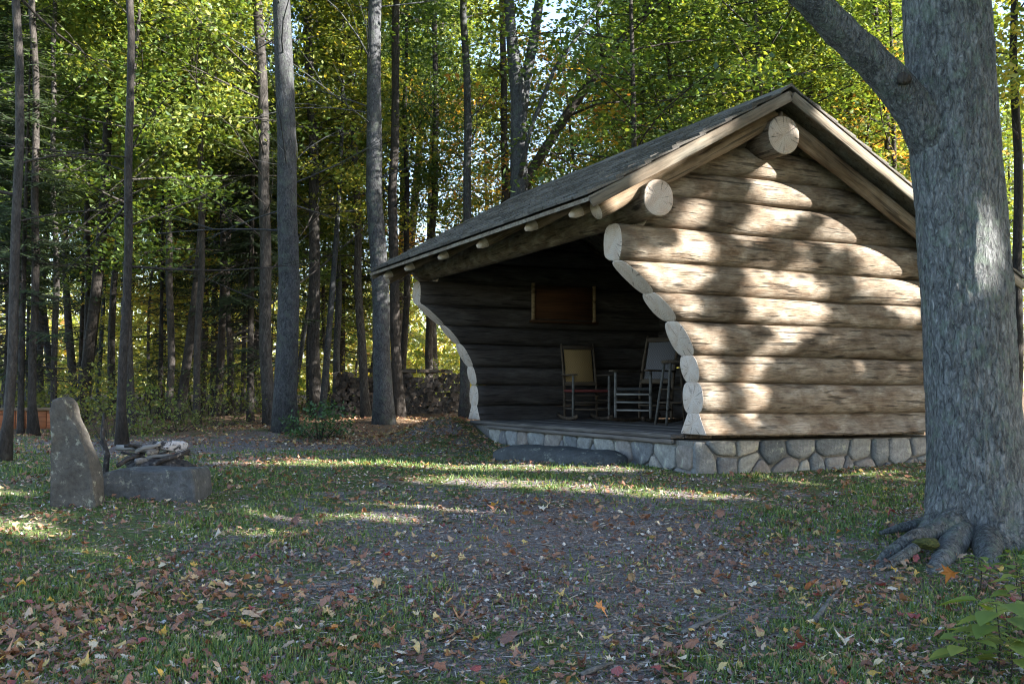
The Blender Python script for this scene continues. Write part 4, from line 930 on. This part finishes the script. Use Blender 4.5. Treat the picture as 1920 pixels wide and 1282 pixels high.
for i, (px, d, s) in enumerate([(205, 15, .6), (265, 16.5, .8), (335, 17, .65), (420, 18.5, .7), (160, 18, .9), (120, 20, 1.1), (290, 21, 1.2), (450, 21.5, .9), (60, 21, 1.0), (385, 23, 1.4), (480, 24, 1.3), (230, 24, 1.5), (20, 25, 1.3), (640, 27, 1.2), (680, 29, 1.3), (790, 31, 1.3), (850, 30, 1.3), (560, 25, 1.0)]):
    q = P(px, 760, d); shrub(OLV[i % 3], q[0], q[1], s, i * 1.3, 'olive-green undergrowth shrub among the left trunks' if px < 500 else 'olive-green undergrowth shrub near the firewood stack', 'undergrowth on the left' if px < 500 else 'undergrowth by the firewood')
# ------------------------------------------------------------------ grass and fallen leaves
lr = np.random.default_rng(21)
def vis_points(n, d0, d1, spread=.56):
    d = d0 * (d1 / d0) ** lr.uniform(0, 1, n); x = lr.uniform(-spread, spread, n) * d; return x, d
def inside_foot(x, y):
    s = (x - C0[0]) * vv[0] + (y - C0[1]) * vv[1]; t = (x - C0[0]) * uu[0] + (y - C0[1]) * uu[1]; return (s > -.2) & (s < 3.6) & (t > -.25) & (t < 5.8)
def nfield(x, y, k, s): return np.sin(x * k + s) * np.sin(y * k * 1.1 + 2 * s) + .6 * np.sin(x * k * 2.3 + y * k * 1.4 + s) * np.sin(y * k * 2.1 - x * k + 3 * s)
bare = lambda x, y: np.minimum(np.hypot((x - .35) / 1.75, (y - 6.9) / 2.1), np.hypot((x + 3.9) / 2.6, (y - 13.6) / 2.0))
x, y = vis_points(210000, 3.6, 17); pr = np.clip((bare(x, y) - .55) * 1.5, .10, 1) * np.clip(.62 + .5 * nfield(x, y, 1.9, .7), .06, 1) * np.clip((17 - y) / 5, 0, 1)
k = (lr.uniform(0, 1, len(x)) < pr) & ~inside_foot(x, y); x, y = x[k], y[k]; z = ground_z(x, y); nb = len(x)
h = lr.uniform(.012, .036, nb) * (1 + .5 * nfield(x, y, 2.7, 2)).clip(.5, 1.7); az = lr.uniform(0, 6.28, nb); ln = lr.normal(0, .8, nb) * h; w = lr.uniform(.0025, .005, nb) * (1 + y / 7)
tx, ty = np.cos(az), np.sin(az); V = np.stack([np.stack([x - ty * w, y + tx * w, z - .005], 1), np.stack([x + ty * w, y - tx * w, z - .005], 1), np.stack([x + tx * ln, y + ty * ln, z + h], 1)], 1).reshape(-1, 3)
o = link('grass', np_mesh('grass', V, np.arange(3 * nb).reshape(nb, 3), M['grass'])); tag(o, 'short patchy grass over the clearing', 'grass', kind='stuff')
# maple leaf outline, flat with a curl
ML = np.array([(0, -.5), (.10, -.22), (.36, -.30), (.30, -.12), (.52, .06), (.30, .10), (.34, .30), (.14, .22), (0, .55), (-.14, .22), (-.34, .30), (-.30, .10), (-.52, .06), (-.30, -.12), (-.36, -.30), (-.10, -.22)])
def litter(x, y, size, seed, lift=.012):
    r = np.random.default_rng(seed); n = len(x); yaw = r.uniform(0, 6.28, n); L = size * r.uniform(.55, 1.25, n); c1 = r.normal(0, .95, n); c2 = r.normal(0, .8, n); tl = r.normal(0, .28, (n, 2)); z = ground_z(x, y) + lift * r.uniform(.3, 1.6, n)
    th_ = np.arctan2(ML[:, 1], ML[:, 0]); OV = np.stack([.30 * np.cos(th_), .50 * np.sin(th_)], 1); bl = r.beta(.7, .7, n)[:, None]
    P2 = np.concatenate([[(0, 0)], ML]); O2 = np.concatenate([[(0, 0)], OV]); jit = 1 + r.normal(0, .13, (n, len(P2)))
    a = (P2[:, 0][None] * (1 - bl) + O2[:, 0][None] * bl) * jit * L[:, None]; b = (P2[:, 1][None] * (1 - bl) + O2[:, 1][None] * bl) * jit * L[:, None]
    zz = (c1[:, None] * a * a + c2[:, None] * b * b) / L[:, None] + tl[:, :1] * a + tl[:, 1:] * b + r.normal(0, .03, a.shape) * L[:, None]
    zz = zz - np.minimum(zz.min(1, keepdims=True), -.004) * .75
    X_ = x[:, None] + a * np.cos(yaw)[:, None] - b * np.sin(yaw)[:, None]; Y_ = y[:, None] + a * np.sin(yaw)[:, None] + b * np.cos(yaw)[:, None]
    V = np.stack([X_, Y_, z[:, None] + zz], -1).reshape(-1, 3); m_ = len(P2); tri = np.array([(0, i, i % (m_ - 1) + 1) for i in range(1, m_)])
    return V, (np.arange(n)[:, None, None] * m_ + tri[None]).reshape(-1, 3)
x, y = vis_points(26000, 3.6, 24); pr = np.clip(.35 + .6 * nfield(x, y, 1.1, 4) + .25 * nfield(x, y, 4, 1), .12, 1) * np.clip(bare(x, y) * .9, .22, 1) * np.where(y > 13, 2.2, 1)
k = (lr.uniform(0, 1, len(x)) < pr) & ~inside_foot(x, y); x, y = x[k], y[k]
xe = np.concatenate([lr.normal(-1.3, .75, 1500), lr.uniform(-5, -.6, 2600)]); ye = np.concatenate([lr.normal(14.7, .75, 1500), lr.uniform(13.6, 22, 2600)]); k = ~inside_foot(xe, ye); x, y = np.concatenate([x, xe[k]]), np.concatenate([y, ye[k]])   # leaves drifted against the far corner and under the trees
V, Fc = litter(x, y, .050, 3)
o = link('leaf_litter', np_mesh('leaf_litter', V, Fc, M['litter'])); tag(o, 'scattered brown and tan fallen leaves covering the clearing', 'leaf litter', kind='stuff')
x, y = vis_points(60000, 3.6, 15); k = (lr.uniform(0, 1, len(x)) < np.clip(.5 + .45 * nfield(x, y, 2.2, 5), .15, 1)) & ~inside_foot(x, y); x, y = x[k], y[k]
v, f = leaf_quads(np.stack([x, y, ground_z(x, y) + lr.uniform(.003, .014, len(x))], 1), .030, .45, 77, .8); M['bits'] = leaf_mat('leaf_fragments', [(0, (.07, .035, .03)), (.2, (.13, .065, .05)), (.4, (.20, .12, .09)), (.55, (.22, .18, .17)), (.7, (.16, .06, .05)), (.82, (.32, .24, .18)), (.92, (.30, .30, .32)), (1, (.5, .46, .42))], .1, 0)
o = link('leaf_fragments', np_mesh('leaf_fragments', v, f, M['bits'])); tag(o, 'crushed bits of dead leaves strewn over grass and earth', 'leaf litter', kind='stuff')
# small debris: twigs and bits of bark
x, y = vis_points(22000, 3.6, 14); k = ~inside_foot(x, y); x, y = x[k], y[k]; nb = len(x); z = ground_z(x, y) + .006; az = lr.uniform(0, 6.28, nb); L = lr.uniform(.01, .05, nb); w = lr.uniform(.001, .0028, nb)
cx, cy = np.cos(az), np.sin(az); V = np.stack([np.stack([x - cx * L - cy * w, y - cy * L + cx * w, z], 1), np.stack([x - cx * L + cy * w, y - cy * L - cx * w, z], 1), np.stack([x + cx * L + cy * w, y + cy * L - cx * w, z + lr.uniform(0, .012, nb)], 1), np.stack([x + cx * L - cy * w, y + cy * L + cx * w, z + .008], 1)], 1).reshape(-1, 3)
M['debris'] = leaf_mat('twig_debris', [(0, (.05, .04, .035)), (.6, (.14, .12, .10)), (1, (.34, .31, .28))], .0, 0)
o = link('twig_debris', np_mesh('twig_debris', V, np.arange(4 * nb).reshape(nb, 4), M['debris'])); tag(o, 'fine twigs and bark bits strewn over the ground', 'debris', kind='stuff')
# the largest fallen leaves, each a thing
LC = [('rust-brown', (.20, .09, .055)), ('golden yellow', (.42, .27, .06)), ('crimson', (.22, .055, .055)), ('pale tan', (.34, .25, .18)), ('bright orange', (.42, .17, .05)), ('dark brown', (.12, .06, .045)), ('whitish-backed', (.55, .50, .44))]
LMES = []
for ci, (nm, c) in enumerate(LC):
    mt = flat_leaf('leaf_' + nm.replace(' ', '_').replace('-', '_'), c); row = []
    for i in range(9):
        V, Fc = litter(np.array([0.0]), np.array([0.0]), .092, 100 * ci + i, 0); V[:, 2] -= gz(0, 0) - .004; row.append(np_mesh('fallen_leaf', V, Fc, mt))
    LMES.append(row)
rr = random.Random(12); cnt = 0
weights = [.30, .10, .13, .20, .08, .14, .05]
while cnt < 294:
    d = 3.9 * (8.5 / 3.9) ** (rr.random() ** 1.5); xx = rr.uniform(-.52, .52) * d
    if bare(np.array(xx), np.array(d)) < .95 and rr.random() < .7: continue
    if float(nfield(np.array(xx), np.array(d), 1.3, 2)) < -.3 and rr.random() < .6: continue
    if cnt % 8 == 0:
        d = rr.uniform(6.0, 7.0); xx = d * rr.uniform(.36, .49)
    ci = rr.choices(range(7), weights)[0]; s = rr.uniform(.45, .88)
    o = link('fallen_leaf', rr.choice(LMES[ci]), None, (xx, d, gz(xx, d) + .014 + rr.uniform(0, .012)), (rr.gauss(0, .15), rr.gauss(0, .15), rr.uniform(0, 6.28)), (s, s, s * rr.uniform(.8, 1.6)))
    tag(o, LC[ci][0] + ' fallen leaf lying on the foreground ground', 'leaf', LC[ci][0] + ' fallen leaves'); cnt += 1
for (px, py, ci, s, lab) in [(460, 1186, 1, 1.0, 'golden leaf lying alone at lower left of centre'), (1672, 1142, 6, 1.25, 'pale star-shaped leaf below the maple roots'), (1780, 1104, 4, 1.5, 'large orange leaf right below the maple roots'), (1125, 1166, 4, 1.0, 'orange leaf in the lower middle foreground'), (1185, 1100, 3, 1.1, 'peach-tan leaf on the bare earth right of centre'), (1612, 1150, 1, .9, 'small yellow leaf left of the pale star-shaped leaf')]:
    q = on_ground(px, py); o = link('fallen_leaf', LMES[ci][1], None, (q[0], q[1], q[2] + .03), (.2, 0, px), (s, s, s * 1.3)); tag(o, lab, 'leaf')
# dead sticks on the ground
for i, (a, b, r, lab) in enumerate([((935, 1205), (1005, 1183), .010, 'pale stick lying in the lower middle foreground'), ((1280, 1190), (1368, 1155), .012, 'pale forked stick right of the lower centre'), ((1525, 1170), (1575, 1110), .016, 'pale stick pointing towards the maple roots'), ((1090, 1270), (1150, 1250), .012, 'short pale stick at the bottom edge'), ((1110, 1082), (1170, 1068), .007, 'thin twig on the bare earth'), ((60, 1240), (130, 1222), .008, 'thin stick at the lower left')]):
    A, B = on_ground(*a), on_ground(*b); d = B - A; mb = MB(); mb.tube([(0, 0, .012), tuple(d * .35 + np.array([.01, .012, .018])), tuple(d * .7 + np.array([-.008, .0, .016])), tuple(d + np.array([0, 0, .02]))], [r, r * 1.05, r * .85, r * .5], 7, wob=.2, seed=i); mb.tube([tuple(d * .5 + np.array([0, 0, .015])), tuple(d * .62 + np.array([.03, .07, .03]))], [r * .5, r * .2], 5)
    o = mb.build('stick', M['greywood'], None, tuple(A)); tag(o, lab, 'stick', 'sticks on the ground')
# seedlings at lower right
def broad_leaf(mb, base, tip, w, up=Vector((0, 0, 1)), drop=.15):
    base, tip = Vector(base), Vector(tip); ax = tip - base; side = ax.cross(up).normalized(); k = 6; vs = []
    nrm = side.cross(ax).normalized()
    for i in range(k + 1):
        q = i / k; c = base + ax * q - up * (drop * ax.length * q * q); ww = w * math.sin(math.pi * min(1, q ** .75 * .97 + .015)); vs += [c + side * ww + nrm * ww * .25, c, c - side * ww + nrm * ww * .25]
    fs = []
    for i in range(k): a = i * 3; fs += [(a, a + 1, a + 4, a + 3), (a + 1, a + 2, a + 5, a + 4)]
    mb.add(vs, fs)
for i, (px, py, H, nlf, ll, lab) in enumerate([(1872, 1262, .28, 16, .15, 'leafy green seedling at the bottom right corner'), (1812, 1275, .18, 14, .10, 'small olive seedling left of the corner one'), (1915, 1170, .26, 16, .11, 'seedling at the right edge below the maple'), (1838, 1105, .18, 16, .07, 'low bright-green sprig at the foot of the maple'), (1885, 1195, .16, 10, .09, 'middle seedling between the maple roots and the corner'), (1895, 1278, .17, 11, .10, 'dark seedling hugging the bottom edge by the corner'), (1845, 1225, .13, 10, .08, 'olive seedling just left of the corner seedling'), (1905, 1105, .2, 12, .08, 'tallest sprig against the right side of the maple foot')]):
    q = on_ground(px, py); rr = random.Random(70 + i); o = empty('seedling', tuple(q)); tag(o, lab, 'seedling', 'seedlings at the lower right'); mb = MB(); mb.tube([(0, 0, -.01), (.01, 0, H * .5), (.0, .01, H)], [.004, .003, .002], 5); mb.build('stem', M['bark_dark'], o)
    for j in range(nlf):
        z = H * (.35 + .65 * (j + 1) / nlf); az = j * 2.4 + rr.uniform(-.4, .4); L = ll * rr.uniform(.7, 1.15); b0 = Vector((0, 0, z)); st_ = b0 + Vector((math.cos(az), math.sin(az), .3)) * L * .45; m2 = MB(); m2.tube([b0, st_], [.0018, .0012], 4, cap=False); broad_leaf(m2, st_, st_ + Vector((math.cos(az), math.sin(az), .12 - .3 * rr.random())) * L, L * .36); m2.build('leaf', M['seedling'], o)

# ------------------------------------------------------------------ tell repeats apart by where they stand
MARKS = [(20, 'at the far left edge'), (130, 'behind the standing stone'), (240, 'behind the fire pit'), (340, 'right of the fire pit'), (440, 'left of the sunlit brownish trunk'), (545, 'behind the stout pale trunk'), (610, 'behind the green bush'), (714, 'behind the left of the firewood'), (815, 'behind the right of the firewood'),
         (905, 'behind the low roof corner'), (980, 'by the forked trunk'), (1090, 'by the slanting trunk'), (1215, 'behind the front roof slope'), (1340, 'left of the roof peak'), (1475, 'at the roof peak'), (1600, 'right of the roof peak'), (1740, 'behind the big maple'), (1900, 'right of the big maple')]
BASE = {'sunny yellow saplings': 'sunny yellow maple sapling', 'deep forest hardwoods': 'tall hardwood deep in the forest', 'slim left-hand forest trees': 'slim hardwood trunk', 'undergrowth on the left': 'undergrowth shrub', 'undergrowth by the firewood': 'undergrowth shrub'}
for k_ in ('green', 'yellow-green', 'taller', 'orange'):
    for w_ in ('on the left', 'behind the roof'): BASE['%s young maples %s' % (k_, w_)] = {'green': 'leafy green young maple', 'yellow-green': 'yellow-green young maple', 'taller': 'taller green young maple', 'orange': 'orange-tinged young maple'}[k_]
bins = {}
for o in list(sc.objects):
    if o.parent is None and o.get('group') in BASE:
        px = 960 + F_PX * o.location.x / max(1.0, o.location.y); mk = min(MARKS, key=lambda a: abs(a[0] - px))[1]; bins.setdefault((BASE[o['group']], mk), []).append(o)
ORD = ['nearest', 'second nearest', 'third nearest', 'fourth nearest', 'fifth nearest', 'sixth nearest', 'seventh nearest', 'eighth nearest']
for (bs, mk), lst in bins.items():
    lst.sort(key=lambda o: o.location.y)
    for i, o in enumerate(lst): o['label'] = bs + ' ' + mk + ('' if len(lst) == 1 else ', ' + (ORD[i] if i < 8 else 'farthest') + ' there')
